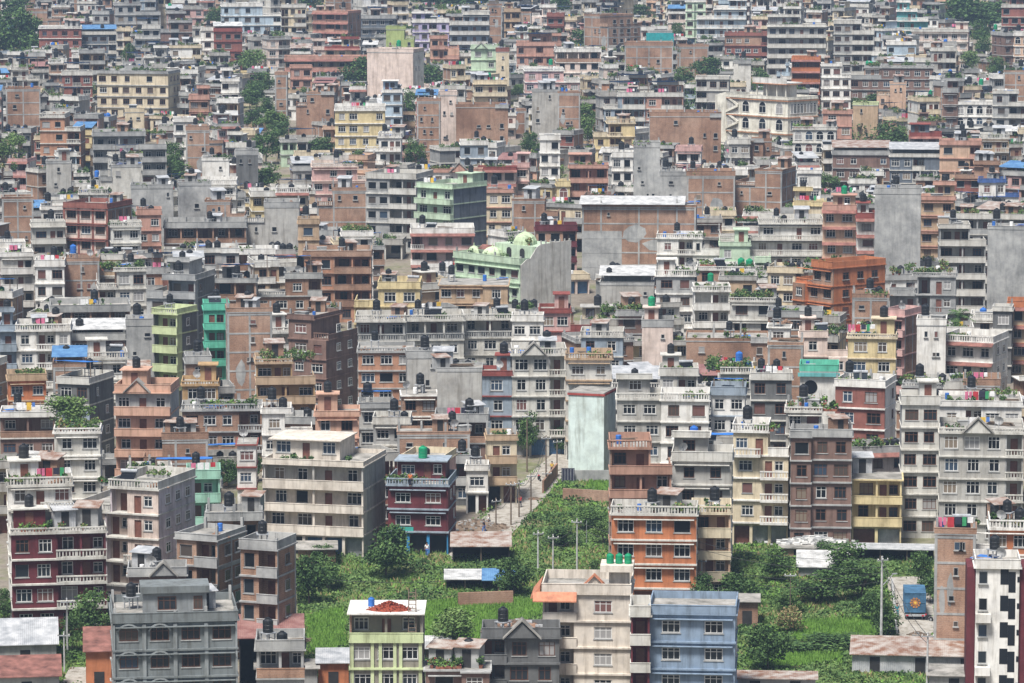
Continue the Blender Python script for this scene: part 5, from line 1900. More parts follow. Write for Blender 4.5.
def custom(s, h, root):
    W, d, T, RZ, n, sh = h.W, h.dep, h.n * h.sh, h.rz, h.n, h.sh

    def part(name, mat, col=(1, 1, 1)):
        return MB(name, mat, col)
    if s.special == 'dome':
        g = PAL['mint2']
        m = part("upper_floor", 'painted_plaster', g)
        m.box(-W * .12, W / 2 - .3, 3.6, d - .4, RZ, RZ + 2.7)
        m.build(root)
        for (x, y, z, R, hh) in ((W * .22, 5.5, RZ + 2.7, 2.6, 2.6), (-W * .06, 2.2, RZ + .6, 2.3, 1.9), (-W * .36, 2.4, RZ, 1.7, 2.3)):
            R, hh = R * .82, hh * .85
            m = part("dome", 'painted_plaster', lin('bccdaa'))
            m.lathe([(R, 0), (R * .97, hh * .3), (R * .8, hh * .62), (R * .5, hh * .85), (R * .22, hh * .96), (.12, hh), (.08, hh + .5)], x, y, z, n=6)
            m.build(root)
        for (x, w) in ((W * .1, 1.0), (W * .3, 1.0)):
            m = part("dark_arch", 'dark_inside')
            R = .6
            m.prism([(x - R, RZ + .2), (x + R, RZ + .2)] + [(x + R * math.cos(math.pi * i / 8), RZ + 1.6 + R * math.sin(math.pi * i / 8)) for i in range(9)], 3.5, 3.598)
            m.build(root)
        m = part("side_screen", 'painted_plaster', PAL['lgrey'])
        m.prismx([(-.1, -1), (-.1, T), (1.2, T + .9), (2.0, T + 1.0), (3.6, T + 2.9), (4.4, T + 3.3), (d + .1, T + 3.6), (d + .1, -1)], W / 2 + .27, W / 2 + .42)
        for i in range(7):
            y = 4.4 + (d - 4.8) * i / 6
            m.box(W / 2 + .28, W / 2 + .41, y, y + .25, T + 3.3, T + 3.95)
        m.build(root)
        m = part("tile_roof", 'tile_red')
        m.prismx([(3.5, RZ + 2.2), (2.4, RZ + 1.5), (2.4, RZ + 1.42), (3.5, RZ + 2.1)], -W * .3, -W * .12)
        m.build(root)
        for k in range(7):
            x = -W * .45 + W * .8 * k / 6
            o = put(POTS[4 + k % 3], (0, 0, 0))
            o.location = root.matrix_basis @ Vector((x, 1.0 if k % 2 else 4.4 + 0 * k, RZ if k % 2 else RZ + (2.7 if x > -W * .1 else 0)))
            tag(o, "green shrub growing on the terrace of the domed green hall", "plant", "shrubs on the domed hall")
    if s.special == 'arch':
        ob = lin('c08a68')
        for i in range(1, n + 1):
            m = part("ledge_band", 'painted_plaster', ob)
            m.box(-W / 2 - .3, W / 2 + .3, -.34, d, i * sh - .36, i * sh - .16)
            m.build(root)
        for i in range(n):
            nb = 8
            for q in range(nb):
                fm, pm = window_meshes(.8, 2.2, 'a', 1)
                o = bpy.data.objects.new("window", fm)
                o.location, o.rotation_euler = (W / 2 + .08, .8 + (d - 1.4) * (q + .5) / nb, i * sh + .8), (0, 0, math.pi / 2)
                o.parent = root
                COL.objects.link(o)
        m = part("stair_bay", 'painted_plaster', PAL['cementl'])
        xa, xb = -W / 2 + W * .09, -W / 2 + W * .27
        m.box(xa, xb, -.03, 0.0, 0, T - .45)
        m.build(root)
        for i in range(n):
            m = part("stair_flight", 'painted_plaster', PAL['ivory'])
            z = i * sh
            m.prism([(xa, z + .2), (xa, z + .75), (xb, z + 2.3), (xb, z + 1.75)], -.5, -.032)
            m.prism([(xb, z + 1.75), (xb, z + 2.3), (xa, z + sh + .5), (xa, z + sh - .05)], -.3, -.034)
            m.build(root)
        m = part("stair_tower", 'painted_plaster', PAL['ivory'])
        m.prism([(-W / 2 - 1.6, 0), (-W / 2 + W * .09, 0), (-W / 2 + W * .09, T + 1.2), (-W / 2 - 1.6, T + .3)], -.35, d * .5)
        m.build(root)
        pv = part("roof_pavilion", 'painted_plaster', PAL['ivory'])
        a, b = -W * .02, W * .42
        pv.box(a + .4, b - .4, 3.2, 5.4, RZ, RZ + 3.6)
        for x in (a, a + (b - a) * .33, a + (b - a) * .67, b - .3):
            pv.box(x, x + .3, 1.2, 1.5, RZ, RZ + 3.6)
        pv.build(root)
        sl = part("pavilion_roof", 'painted_plaster', PAL['whitish'])
        sl.box(a - .7, b + .7, .6, 6.2, RZ + 3.6, RZ + 3.9)
        h.railing(sl, a - .7, b + .7, .6, RZ + 3.9, 1.0)
        sl.build(root)
        bd = part("pavilion_band", 'painted_plaster', ob)
        bd.box(a - .75, b + .75, .5, 6.3, RZ + 3.4, RZ + 3.598)
        bd.build(root)
    if s.land == 'arched grey mansion':
        g = PAL['slate2']
        bw = W / 4
        for q in range(5):
            x = -W / 2 + bw * q
            m = part("pilaster", 'painted_plaster', lin('8a8f90'))
            m.box(max(-W / 2, x - .2), min(W / 2, x + .2), -.2, -.002, 0, T - .15)
            m.build(root)
        for i in range(n):
            for q in (0, 1):
                c, R, zz = -W / 2 + bw * (q + .5), 1.15, i * sh + 2.02
                m = part("arch_hood", 'painted_plaster', lin('8a8f90'))
                for k in range(6):
                    a0, a1 = math.radians(25 + 130 * k / 6), math.radians(25 + 130 * (k + 1) / 6)
                    m.prism([(c + R * math.cos(a0), zz - .55 + R * math.sin(a0)), (c + (R + .17) * math.cos(a0), zz - .55 + (R + .17) * math.sin(a0)),
                             (c + (R + .17) * math.cos(a1), zz - .55 + (R + .17) * math.sin(a1)), (c + R * math.cos(a1), zz - .55 + R * math.sin(a1))], -.3, -.003)
                m.build(root)
        m = part("stair_block", 'painted_plaster', lin('8f9394'))
        a, b = -W * .25, W * .26
        m.box(a, b, 1.5, 5.0, RZ, RZ + 2.6)
        m.build(root)
        m = part("block_parapet", 'painted_plaster', g)
        m.box(a - .3, b + .3, 1.1, 5.2, RZ + 2.6, RZ + 3.3)
        m.build(root)
        for x, w in ((-W * .06, 1.9), (W * .19, .9)):
            fm, pm = window_meshes(w, 1.4, 'b', 1)
            o = bpy.data.objects.new("window", fm)
            o.location, o.parent = (x, 1.42, RZ + .8), root
            COL.objects.link(o)
    if s.land == 'lime trimmed house':
        for i in range(n - 1):
            for x in (-W * .47, -W * .19, -W * .08, W * .12, W * .2, W * .47):
                m = part("column", 'painted_plaster', PAL['lime'])
                m.box(x - .17, x + .17, -.16, -.002, i * sh + .07, (i + 1) * sh - .14)
                m.build(root)
        m = MB("chilli_heap", "chilli_red")
        r = random.Random(4)
        prof = []
        N, R = 18, 5
        vs, fs = [(0, 0, .85)], []
        for i in range(1, R + 1):
            for k in range(N):
                a = 2 * math.pi * k / N
                t = i / R
                vs.append((2.3 * t * math.cos(a) * r.uniform(.9, 1.1), 1.5 * t * math.sin(a) * r.uniform(.9, 1.1), .85 * (1 - t) ** 1.1 * r.uniform(.8, 1.15) if i < R else 0))
        fs += [(0, 1 + k, 1 + (k + 1) % N) for k in range(N)]
        for i in range(R - 1):
            for k in range(N):
                p, q2 = 1 + i * N + k, 1 + i * N + (k + 1) % N
                fs.append((p, p + N, q2 + N, q2))
        m.add(vs, fs)
        pts = [(r.gauss(0, .95), r.gauss(0, .6), 0) for _ in range(260)]
        leaves(m, [(x, y, .85 * max(0, 1 - math.hypot(x / 2.3, y / 1.5)) + .06) for x, y, z in pts], .13, 'chilli_red', r)
        o = m.build()
        o.location = root.matrix_basis @ Vector((.3, 1.6, RZ))
        o.rotation_euler = (0, 0, s.yaw)
        tag(o, "heap of red chillies spread to dry on the flat roof of the lime trimmed house", "chillies")
        o = put(TANKS['blue'], root.matrix_basis @ Vector((-W * .22, 3.4, RZ)), 0, .62)
        tag(o, "small blue barrel behind the red chillies on the lime trimmed house", "barrel")
        m = MB("bamboo_ladder", "wood_pole")
        for x in (-.4, .4):
            m.tube((x, 0, 0), (x * .9, .8, 5.2), .06)
        for k in range(12):
            z = .4 + k * .4
            m.tube((-.42, z * .154, z), (.42, z * .154, z), .04)
        o = m.build()
        o.location = root.matrix_basis @ Vector((W * .36, -.2, T - sh + .2))
        o.rotation_euler = (0, 0, s.yaw)
        tag(o, "bamboo ladder leaning on the balcony of the lime trimmed house", "ladder")
    if s.land == 'cream villa':
        to = 'tile_orange'
        x0 = -W / 2
        m = part("orange_roof_edge", to)
        m.prismx([(-.34, T + .1), (-.34, T + .3), (-1.1, T - .55), (-1.1, T - .68)], x0 - 1.0, x0 + W * .39)
        m.build(root)
        m = part("orange_roof_edge", to)
        m.prism([(x0 - .28, T + .1), (x0 - .28, T + .9), (x0 - 1.3, T - .4), (x0 - 1.3, T - .53)], -.33, d * .7)
        m.build(root)
        m = part("orange_porch_edge", to)
        m.prism([(x0 - .12, sh * 2 + .1), (x0 - .12, sh * 2 + 1.3), (x0 - 2.3, sh * 2 - .5), (x0 - 2.3, sh * 2 - .63)], -.3, d * .5)
        m.build(root)
        m = part("roof_gable", 'painted_plaster', PAL['creamw'])
        m.prism([(-.5, RZ), (2.0, RZ), (.75, RZ + 1.45)], 2.0, 2.3)
        m.build(root)
        for sg in (-1, 1):
            m = part("gable_edge", to)
            m.prism([(.75 + sg * 1.5, RZ), (.75 + sg * 1.5, RZ + .22), (.75, RZ + 1.72), (.75, RZ + 1.48)][::sg], 1.75, 2.4)
            m.build(root)
        m = part("stair_tower", 'painted_plaster', PAL['creamw'])
        m.box(W / 2 - 2.3, W / 2 - .2, 1.0, 3.6, RZ, RZ + 2.2)
        m.box(W / 2 - 3.2, W / 2 + .3, .2, 4.0, RZ + 2.2, RZ + 2.9)
        m.build(root)
        for k in range(3):
            o = put(TANKS['green'], root.matrix_basis @ Vector((W / 2 - 2.2 + k * .95, 1.6, RZ + 2.9)), 0, .72)
            tag(o, "small green tank in the row on the stair tower of the cream villa", "water tank", "green tanks on the cream villa")
    if s.land == 'round window house':
        m = part("round_window", 'glass')
        m.tube((-W * .22, -.05, T - 2.0), (-W * .22, -.002, T - 2.0), .95, 20)
        m.build(root)
        m = part("teal_band", 'painted_plaster', PAL['teal2'])
        m.box(-W / 2 - .3, W / 2 + .3, -.5, -.12, T - .5, T - .02)
        m.build(root)
    if s.land == 'large brick block':
        m = part("tin_roof", 'tin_white')
        m.prismx([(-.9, RZ + .5), (d * .7, RZ + 1.4), (d * .7, RZ + 1.48), (-.9, RZ + .58)], -W / 2 - .6, W / 2 - 2)
        m.build(root)
        m = part("cement_patch", 'cement')
        m.box(-W / 2 + .2, -W * .15, -.012, -.002, 0, sh * 3.4)
        m.build(root)
    if s.land == 'pale green tower':
        m = part("red_coping", 'painted_plaster', lin('a14a42'))
        m.box(-W / 2 - .12, W / 2 + .12, -.12, d, T - .3, T - .003)
        m.build(root)
    if s.land == 'white stepped window house':
        for x in (-W / 2 - .9, W / 2 + .02):
            m = part("maroon_pier", 'painted_plaster', PAL['maroon'])
            m.box(x, x + .88, .5, d - .2, -1.5, T)
            m.build(root)
    if s.land == 'white terrace house' and s.x0 > 900:
        m = part("orange_band", 'painted_plaster', lin('c0573a'))
        m.box(-W / 2 - .3, W / 2 + .3, -.36, d, T - .9, T - .3)
        m.build(root)


def house_of(s, ind):
    lod = 2 if not ind else (0 if pxm(s.P.y) > 6.3 else 1)
    sv = s.sv
    if s.land == 'pale green tower':
        s.feats += ''
    return House(s.W, s.dep, s.n, s.sh, s.style, s.front, s.side, s.trim, s.feats, lod, s.r, sv, not (s.special or s.land in PLAIN))


for s in landmarks:
    lab = f"{s.kind} {s.feat}"
    used.add(lab)
    s.label, s.key = lab, s.land
for s in sorted(specs + ind_fill, key=lambda s: (not s.traced, -s.vis)):
    if not s.land:
        s.label, s.key = unique(s.kind, s.feat, s.x0, s.x1, s.ytop, s)
for s in specs + ind_fill:
    h = house_of(s, True)
    nm = NAMES.get(s.front, 'painted_house')
    if s.special:
        nm = 'hall'
    elif 'block' in s.kind or 'apartment' in s.kind:
        nm = 'apartment_building'
    root = h.individual(nm, s.loc, s.yaw)
    tag(root, s.label, 'building' if nm == 'hall' else 'house', GROUPS)
    bpy.context.view_layer.update() if False else None
    root.matrix_basis = Matrix.Translation(s.loc) @ Matrix.Rotation(s.yaw, 4, 'Z')
    custom(s, h, root)
    s.root, s.h = root, h
for s in sorted(specs + ind_fill, key=lambda s: -s.vis):
    clutter(s, s.h, True)

mass = Mass()
for s in mass_fill:
    h = house_of(s, False)
    h.to_mass(mass, s.loc, s.yaw)
    clutter(s, h, False, mass)
mo = mass.build("distant_houses")
tag(mo, "small brick, concrete and painted houses packed over the far side of the city", "houses", None, "stuff")

# ------------------------------------------------------------------ low sheds, walls and heaps
def shed(x0, x1, ytop, ybase, dep, roof, wall, label, kind='tin_shed', openf=False, rise=.7, key=None):
    p = hit((x0 + x1) / 2, ybase)
    k = pxm(p.y)
    W, H = (x1 - x0) / k, max(1.2, (ybase - ytop) / k)
    rz = -math.atan2(p.x, p.y)
    root = empty(kind, p, rz)
    tag(root, label, 'shed')
    w = MB("walls", *wall)
    t = .12
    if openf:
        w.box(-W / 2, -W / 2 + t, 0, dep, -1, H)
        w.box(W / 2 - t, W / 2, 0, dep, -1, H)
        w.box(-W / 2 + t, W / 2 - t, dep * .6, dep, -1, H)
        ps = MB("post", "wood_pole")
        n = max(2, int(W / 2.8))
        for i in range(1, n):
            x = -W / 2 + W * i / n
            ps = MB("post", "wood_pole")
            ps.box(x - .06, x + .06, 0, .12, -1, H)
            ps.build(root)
    else:
        w.box(-W / 2, W / 2, 0, dep, -1, H)
        dm = MB("door", "dark_inside")
        n = max(1, int(W / 4))
        for i in range(n):
            x = -W / 2 + W * (i + .5) / n
            dm.box(x - .55, x + .55, -.03, -.002, 0, min(2.0, H - .25))
        dm.build(root)
    w.build(root)
    r = MB("roof", roof)
    r.prismx([(-.45, H + .02), (dep + .3, H + .02 + rise), (dep + .3, H + .1 + rise), (-.45, H + .1)], -W / 2 - .3, W / 2 + .3)
    if rise > .3:
        for x in (-W / 2 + .01, W / 2 - t - .01):
            w2 = MB("gable_wall", *wall)
            w2.prismx([(0.02, H), (dep - .02, H), (dep - .02, H + rise - .02)], x, x + t)
            w2.build(root)
    r.build(root)
    return root, p, W, H, rz


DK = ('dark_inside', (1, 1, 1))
BR = ('brick', (1, 1, 1))
CE = ('cement', (1, 1, 1))
TG = ('tin_grey', (1, 1, 1))
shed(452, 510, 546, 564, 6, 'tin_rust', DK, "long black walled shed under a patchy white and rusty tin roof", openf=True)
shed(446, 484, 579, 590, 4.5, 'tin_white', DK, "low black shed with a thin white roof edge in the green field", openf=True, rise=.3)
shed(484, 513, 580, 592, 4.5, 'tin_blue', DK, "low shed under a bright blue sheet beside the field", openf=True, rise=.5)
shed(851, 989, 655, 674, 6.4, 'tin_rust', TG, "long tin shed with a pale corrugated roof at the foot of the lane")
shed(928, 1030, 676, 694, 5, 'roof_concrete', CE, "low flat roofed shed with junk on top below the white stepped window house", 'concrete_shed', rise=.1)
shed(798, 848, 571, 577, 5.5, 'tin_white', CE, "white tin sheet roof among bushes below the brown framed house", rise=1.0)
shed(780, 852, 549, 558, 3.2, 'roof_concrete', BR, "low brick store with pale debris on top under the brown framed house", 'brick_shed', rise=.05)
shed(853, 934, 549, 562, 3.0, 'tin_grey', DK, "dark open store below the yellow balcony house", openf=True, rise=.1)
shed(298, 336, 549, 567, 5, 'roof_concrete', BR, "flat roofed brick store beside the cream apartment block", 'brick_shed', rise=.1)
shed(-6, 57, 644, 668, 6.5, 'tin_grey', CE, "grey shed with a pale sloping tin roof", rise=1.6)
shed(-6, 60, 676, 700, 6, 'tile_red', CE, "low house with red tile edges below the pale roofed shed", 'low_house', rise=1.0)
shed(86, 113, 650, 690, 6, 'tile_red', ('painted_plaster', PAL['orange']), "small orange shed with a red roof beside the grey mansion", 'painted_shed', rise=1.4)
shed(736, 758, 601, 628, 4, 'roof_concrete', BR, "brown brick lean to beside the pale blue house", 'brick_shed', rise=.1)
shed(404, 450, 648, 662, 4, 'tin_white', CE, "small shed with a sagging white awning behind the lime trimmed house", openf=True, rise=.5)
shed(734, 816, 678, 696, 3, 'tin_rust', CE, "rusty edged flat shed roof at the bottom of the green field", rise=.1)
shed(318, 349, 662, 690, 5, 'tin_grey', ('painted_plaster', PAL['orange']), "small orange walled shed beside the lime trimmed house", 'painted_shed', rise=.5)
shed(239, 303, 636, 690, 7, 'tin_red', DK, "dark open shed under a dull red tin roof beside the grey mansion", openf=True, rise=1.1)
shed(256, 318, 668, 694, 4, 'roof_concrete', CE, "low concrete annexe with barrels at the foot of the red tin shed", 'concrete_shed', rise=.1)


def wall(pts, h, mat, label, t=.25, name='boundary_wall'):
    m = MB(name, mat)
    P = [hit(*p) for p in pts]
    for a, b in zip(P, P[1:]):
        d = (b - a)
        nrm = Vector((-d.y, d.x, 0)).normalized() * t / 2
        vs = [tuple(v) for q in (a, b) for v in (q - nrm - Vector((0, 0, 1)), q + nrm - Vector((0, 0, 1)), q + nrm + Vector((0, 0, h)), q - nrm + Vector((0, 0, h)))]
        m.add(vs, [(0, 3, 7, 4), (1, 5, 6, 2), (3, 2, 6, 7), (0, 1, 2, 3), (4, 7, 6, 5)])
    tag(m.build(), label, 'wall')


wall([(574, 481), (613, 481)], 1.5, 'cement', "stained grey boundary wall at the foot of the pale green tower")
wall([(563, 500), (613, 503)], 1.6, 'brick', "low brick wall across the bushes below the pale green tower")
wall([(543, 494), (557, 476)], 1.8, 'brick', "red brick wall along the lane beside the pale green tower")
wall([(458, 607), (513, 605)], 1.7, 'brick', "bare brick wall along the edge of the paddy field")
wall([(892, 586), (897, 640)], .9, 'cement', "low concrete wall along the lane with the blue truck")
gate = MB("metal_gate", "tin_blue")
p = hit(568, 482)
gate.box(-.9, .9, 0, .08, 0, 1.9, 'cloth_dark')
for i in range(5):
    gate.box(-.85 + i * .4, -.79 + i * .4, -.03, -.002, .1, 1.8, 'steel')
tag(gate.build(None, p), "dark blue metal gate in the wall beside the pale green tower", "gate")


def heap(px, py, rx, ry, h, mats, label, n=220, size=.3, z=0.0, name='rubble_heap', cat='rubble'):
    r = random.Random(int(px * 3 + py))
    p = hit(px, py, z)
    m = MB(name, mats[0])
    N = 14
    vs = [(0, 0, h * .9)]
    for i in (1, 2, 3):
        for k in range(N):
            a = 2 * math.pi * k / N
            t = i / 3
            vs.append((rx * t * math.cos(a) * r.uniform(.85, 1.1), ry * t * math.sin(a) * r.uniform(.85, 1.1), h * .9 * (1 - t) if i < 3 else -.2))
    fs = [(0, 1 + k, 1 + (k + 1) % N) for k in range(N)]
    for i in range(2):
        for k in range(N):
            a, b = 1 + i * N + k, 1 + i * N + (k + 1) % N
            fs.append((a, a + N, b + N, b))
    m.add(vs, fs)
    for _ in range(n):
        x, y = r.gauss(0, .45) * rx, r.gauss(0, .45) * ry
        zz = h * .9 * max(0, 1 - math.hypot(x / rx, y / ry))
        q = size * r.uniform(.4, 1.2)
        m.box(x - q / 2, x + q / 2, y - q / 3, y + q / 3, zz - .05, zz + q * .4, r.choice(mats))
    tag(m.build(None, p), label, cat, None, None)


heap(476, 528, 5.2, 3.2, 1.3, ['soil', 'cement', 'soil'], "heap of earth and rubble beside the street of the maroon shop house")
heap(812, 543, 4.5, 1.4, .9, ['tin_white', 'cement', 'frame_white', 'tin_grey'], "pale heap of sheets and debris below the brown framed house", 260, .6, 1.2)
heap(520, 626, 2.5, 1.4, .8, ['brick', 'wood_pole', 'tin_grey'], "pile of broken boards on the old gabled grey house", 120, .4, 8.2)

# ------------------------------------------------------------------ trees
def crown_mesh(k, kind):
    r = random.Random(300 + k)
    mats = {'dark': ['leaf_dark', 'leaf_dark', 'leaf_mid'], 'mid': ['leaf_mid', 'leaf_mid', 'leaf_dark'], 'light': ['leaf_light', 'leaf_mid', 'leaf_light'], 'dry': ['leaf_dry', 'leaf_light', 'leaf_dry']}[kind]
    m = MB("crown", mats[0])
    nl = 12 + k % 3 * 2
    pts = []
    for _ in range(nl):                                    # lobes of unequal size with gaps between
        a, z, R = r.uniform(0, 6.283), r.uniform(.12, .92), r.uniform(.18, .34)
        rad = math.sqrt(r.random()) * .40 * (1.1 - abs(z - .5))
        c = Vector((rad * math.cos(a), rad * math.sin(a), z))
        for _ in range(150):
            v = Vector((r.gauss(0, 1), r.gauss(0, 1), r.gauss(0, 1))).normalized() * R * r.choice([r.uniform(.5, 1.0), r.uniform(.5, 1.0), r.uniform(.9, 1.35)])
            v.z *= .75
            pts.append(tuple(c + v))
    leaves(m, pts, .042, mats, r)
    return m


def trunk_mesh(k):
    r = random.Random(400 + k)
    m = MB("trunk", "bark")
    m.tube((0, 0, -.05), (.01, .0, .35), .035, 7, None, .024)
    for i in range(6):
        a = i * 1.05 + r.uniform(0, .6)
        q = Vector((.26 * math.cos(a), .26 * math.sin(a), r.uniform(.5, .85)))
        m.tube((.01, 0, r.uniform(.25, .36)), tuple(q), .018, 5, None, .005)
    return m


CROWNS = {(kd, i): crown_mesh(i + 10 * j, kd) for j, kd in enumerate(('dark', 'mid', 'light', 'dry')) for i in range(3)}
TRUNKS = [trunk_mesh(i) for i in range(3)]


def tree(px, py, hp, wp, kd, name='tree', base=0.0, rel=None, what=None):
    p = hit(px, py, base)
    k = pxm(p.y)
    H, Wd = hp / k, wp / k
    root = empty(name, p, rng.uniform(0, 6))
    i = rng.randrange(3)
    low = .08 if name == 'shrub' else .22
    c = put(CROWNS[kd, i], (0, 0, H * low), 0, 1, root)
    c.name = 'crown'
    c.scale = (Wd, Wd, H * (1 - low) * .88)
    t = put(TRUNKS[i], (0, 0, 0), 0, 1, root)
    t.scale = (max(Wd * .8, .8), max(Wd * .8, .8), H * .9)
    word = {'dark': 'dark green', 'mid': 'leafy green', 'light': 'pale green', 'dry': 'dry yellowish'}[kd]
    size = 'tall ' if H > 6 else ('' if H > 3 else 'low ')
    if rel:
        lab = f"{size}{word} {what or name} {rel}"
        used.add(lab)
    else:
        lab, _ = unique(f"{size}{word} {what or name}", '', px - wp / 2, px + wp / 2, py - hp)
    tag(root, lab, 'tree' if name == 'tree' else 'shrub', 'trees among the houses' if name == 'tree' else 'shrubs in the open ground')
    return root


for t in TREE_ROWS:
    a = t.split()
    x, y, hp, wp = map(float, a[:4])
    low = hp < 24 and y > 560
    tree(x, y, hp, wp, a[4], 'shrub' if low else 'tree', 0.0)
# a tree on the roof garden, and the palm
tree(68, 424, 30, 42, 'light', 'shrub', 9.0, 'spreading over the terrace of the roof garden house', 'creeper')
tree(732, 394, 20, 26, 'light', 'shrub', 8.5, 'climbing on the white creeper house', 'creeper')
tree(790, 632, 30, 26, 'dry', 'shrub', 0.0, 'standing beside the bright paddy field', 'maize stand')
p = hit(958, 378)
pr = empty("palm_tree", p)
tag(pr, "palm tree with drooping fronds beside the white red awning house", "tree", "trees among the houses")
k = pxm(p.y)
H = 62 / k
m = MB("trunk", "bark")
m.tube((0, 0, -.5), (.1, 0, H), .22, 8, None, .15)
m.build(pr)
m = MB("crown", "leaf_dark")
for i in range(22):
    a, el = i * 2.4, rng.uniform(-.1, 1.2)
    pts = []
    for j in range(9):
        t = j / 8 * 2.8
        pts.append((Vector((math.cos(a) * t * math.cos(el), math.sin(a) * t * math.cos(el), H + t * math.sin(el) - .16 * t * t))))
    for j in range(1, 9):
        d = (pts[j] - pts[j - 1]).normalized()
        n = d.cross(Vector((0, 0, 1))).normalized()
        for sgn in (-1, 1):
            w = n * sgn * .55 + d * .35 - Vector((0, 0, .22))
            m.add([tuple(pts[j - 1]), tuple(pts[j - 1] + d * .22), tuple(pts[j - 1] + w)], [(0, 1, 2)], rng.choice(['leaf_dark', 'leaf_mid']))
m.build(pr)

# ------------------------------------------------------------------ poles and wires
POLES = []


def pole(px, yt, yb, r, mat, label, arm=True, base=0.0, lamp=False, name='utility_pole'):
    p = hit(px, yb, base)
    H = (yb - yt) / pxm(p.y)
    root = empty(name, p, rng.uniform(-.5, .5))
    tag(root, label, 'pole', 'poles')
    m = MB("shaft", mat)
    m.tube((0, 0, -1), (0, 0, H), r, 7, None, r * .65)
    m.build(root)
    if arm:
        m = MB("crossarm", "steel")
        m.box(-.7, .7, -.05 - r, -r, H - .5, H - .38)
        m.build(root)
        for x in (-.6, 0, .6):
            m = MB("insulator", "frame_white")
            m.lathe([(.05, 0), (.08, .08), (.04, .16)], x, -.03 - r, H - .38, 6)
            m.build(root)
    if lamp:
        m = MB("lamp_arm", "steel")
        m.tube((0, 0, H * .68), (1.3, -.2, H * .8), .05, 6)
        m.box(1.2, 1.8, -.3, -.1, H * .8, H * .8 + .12)
        m.build(root)
    POLES.append(p + Vector((0, 0, H - .35)))
    return root


pole(67.5, 596, 655, .13, 'pole_grey', "pale concrete pole in front of the maroon balcony house")
pole(64.5, 630, 672, .11, 'pole_grey', "short pale pole beside the pale roofed shed")
pole(538, 529, 572, .13, 'pole_grey', "pale pole rising from bushes by the black tin shed roof")
pole(553, 533, 574, .12, 'pole_grey', "pale pole between two others behind the cream villa")
pole(577, 517, 572, .13, 'pole_grey', "tall pale pole in the bushes below the pale green tower")
pole(586.5, 520, 545, .05, 'steel', "thin steel mast in the bushes below the pale green tower", False)
pole(692, 536, 600, .14, 'pole_grey', "leaning pale pole behind the pale blue house")
pole(701.5, 556, 602, .13, 'pole_grey', "shorter pale pole behind the pale blue house")
pole(881, 553, 650, .17, 'pole_grey', "tall white pole with a lamp arm beside the lane with the blue truck", True, 0, True)
pole(927, 630, 690, .15, 'pole_grey', "pole in front of the long tin shed")
pole(790, 570, 626, .05, 'wood_pole', "thin brown pole standing in the green field")
for i, (x, a, b) in enumerate(((496, 497, 529), (511, 480, 526), (519, 479, 518), (531, 472, 513), (546, 434, 484), (527, 412, 472), (557, 438, 472), (546.5, 470, 490))):
    pole(x, a, b, .12, 'wood_pole', ["dark wooden pole by the rubble heap", "dark wooden pole with tangled wires on the lane bend", "thin wooden pole at the lane edge by the field",
                                     "leaning wooden pole in the middle of the lane edge", "dark pole at the top of the lane near the brick wall", "tall wooden pole by the trees at the lane top",
                                     "slanting wooden pole next to the pale green tower", "short stump pole beside the red brick lane wall"][i])
fp = pole(222, 616, 690, .06, 'wood_pole', "flag pole with a long green flag beside the grey mansion", False, 0, False, 'flag_pole')
m = MB("flag", "cloth_green")
H = 74 / pxm(hit(222, 690).y)
m.box(-.05, .75, -.09, -.07, H - 4.2, H - .1)
m.box(.0, .55, -.1, -.06, H - 5.0, H - 4.2)
m.build(fp)
fp = pole(203, 556, 580, .04, 'wood_pole', "small pole with a yellow and red flag on the brick house terrace", False, 8.0, False, 'flag_pole')
m = MB("flag", "cloth_yellow")
m.box(.05, 1.3, -.03, 0, 1.5, 2.6)
m.box(.05, 1.3, -.035, -.0305, 1.5, 1.9, 'cloth_red')
m.build(fp)


def wire(a, b, sag, label, off=0):
    m = MB("overhead_wire", "wire")
    N = 10
    P = []
    for i in range(N + 1):
        t = i / N
        q = a.lerp(b, t) + Vector((off, 0, -4 * sag * t * (1 - t)))
        P.append(q)
    for u, v in zip(P, P[1:]):
        m.tube(u, v, .032, 4)
    tag(m.build(), label, 'wire', 'overhead wires')


pairs = [(2, 3), (3, 4), (4, 6), (6, 8), (8, 9), (0, 1), (11, 12), (12, 13), (13, 14), (14, 15), (16, 17)]
names = ["slack wire between the first pale poles behind the cream villa", "slack wire from the middle pole to the tall pole behind the cream villa", "long wire from the pale green tower bushes to the pale blue house",
         "long wire crossing the green field to the lamp pole", "wire from the lamp pole to the pole by the long tin shed", "short wire between the poles in front of the maroon balcony house",
         "wire along the lane by the rubble heap", "wire over the lane bend", "wire along the field edge of the lane", "wire rising toward the top of the lane", "wire near the pale green tower"]
for (a, b), nme in zip(pairs, names):
    wire(POLES[a], POLES[b], .8, nme)
    wire(POLES[a] - Vector((0, 0, .7)), POLES[b] - Vector((0, 0, .9)), 1.1, 'lower ' + nme)
for dz, wd in ((.0, 'upper'), (-1.0, 'lower')):
    wire(hit(700, 590) + Vector((0, 0, 3 + dz)), POLES[8] + Vector((0, 0, -1.5 + dz)), 1.2, f"{wd} of the two wires sagging over the green field to the lamp pole")
wire(hit(322, 604) + Vector((0, 0, 3)), hit(450, 606) + Vector((0, 0, 3)), .3, "pale line strung across the field behind the lime trimmed house")

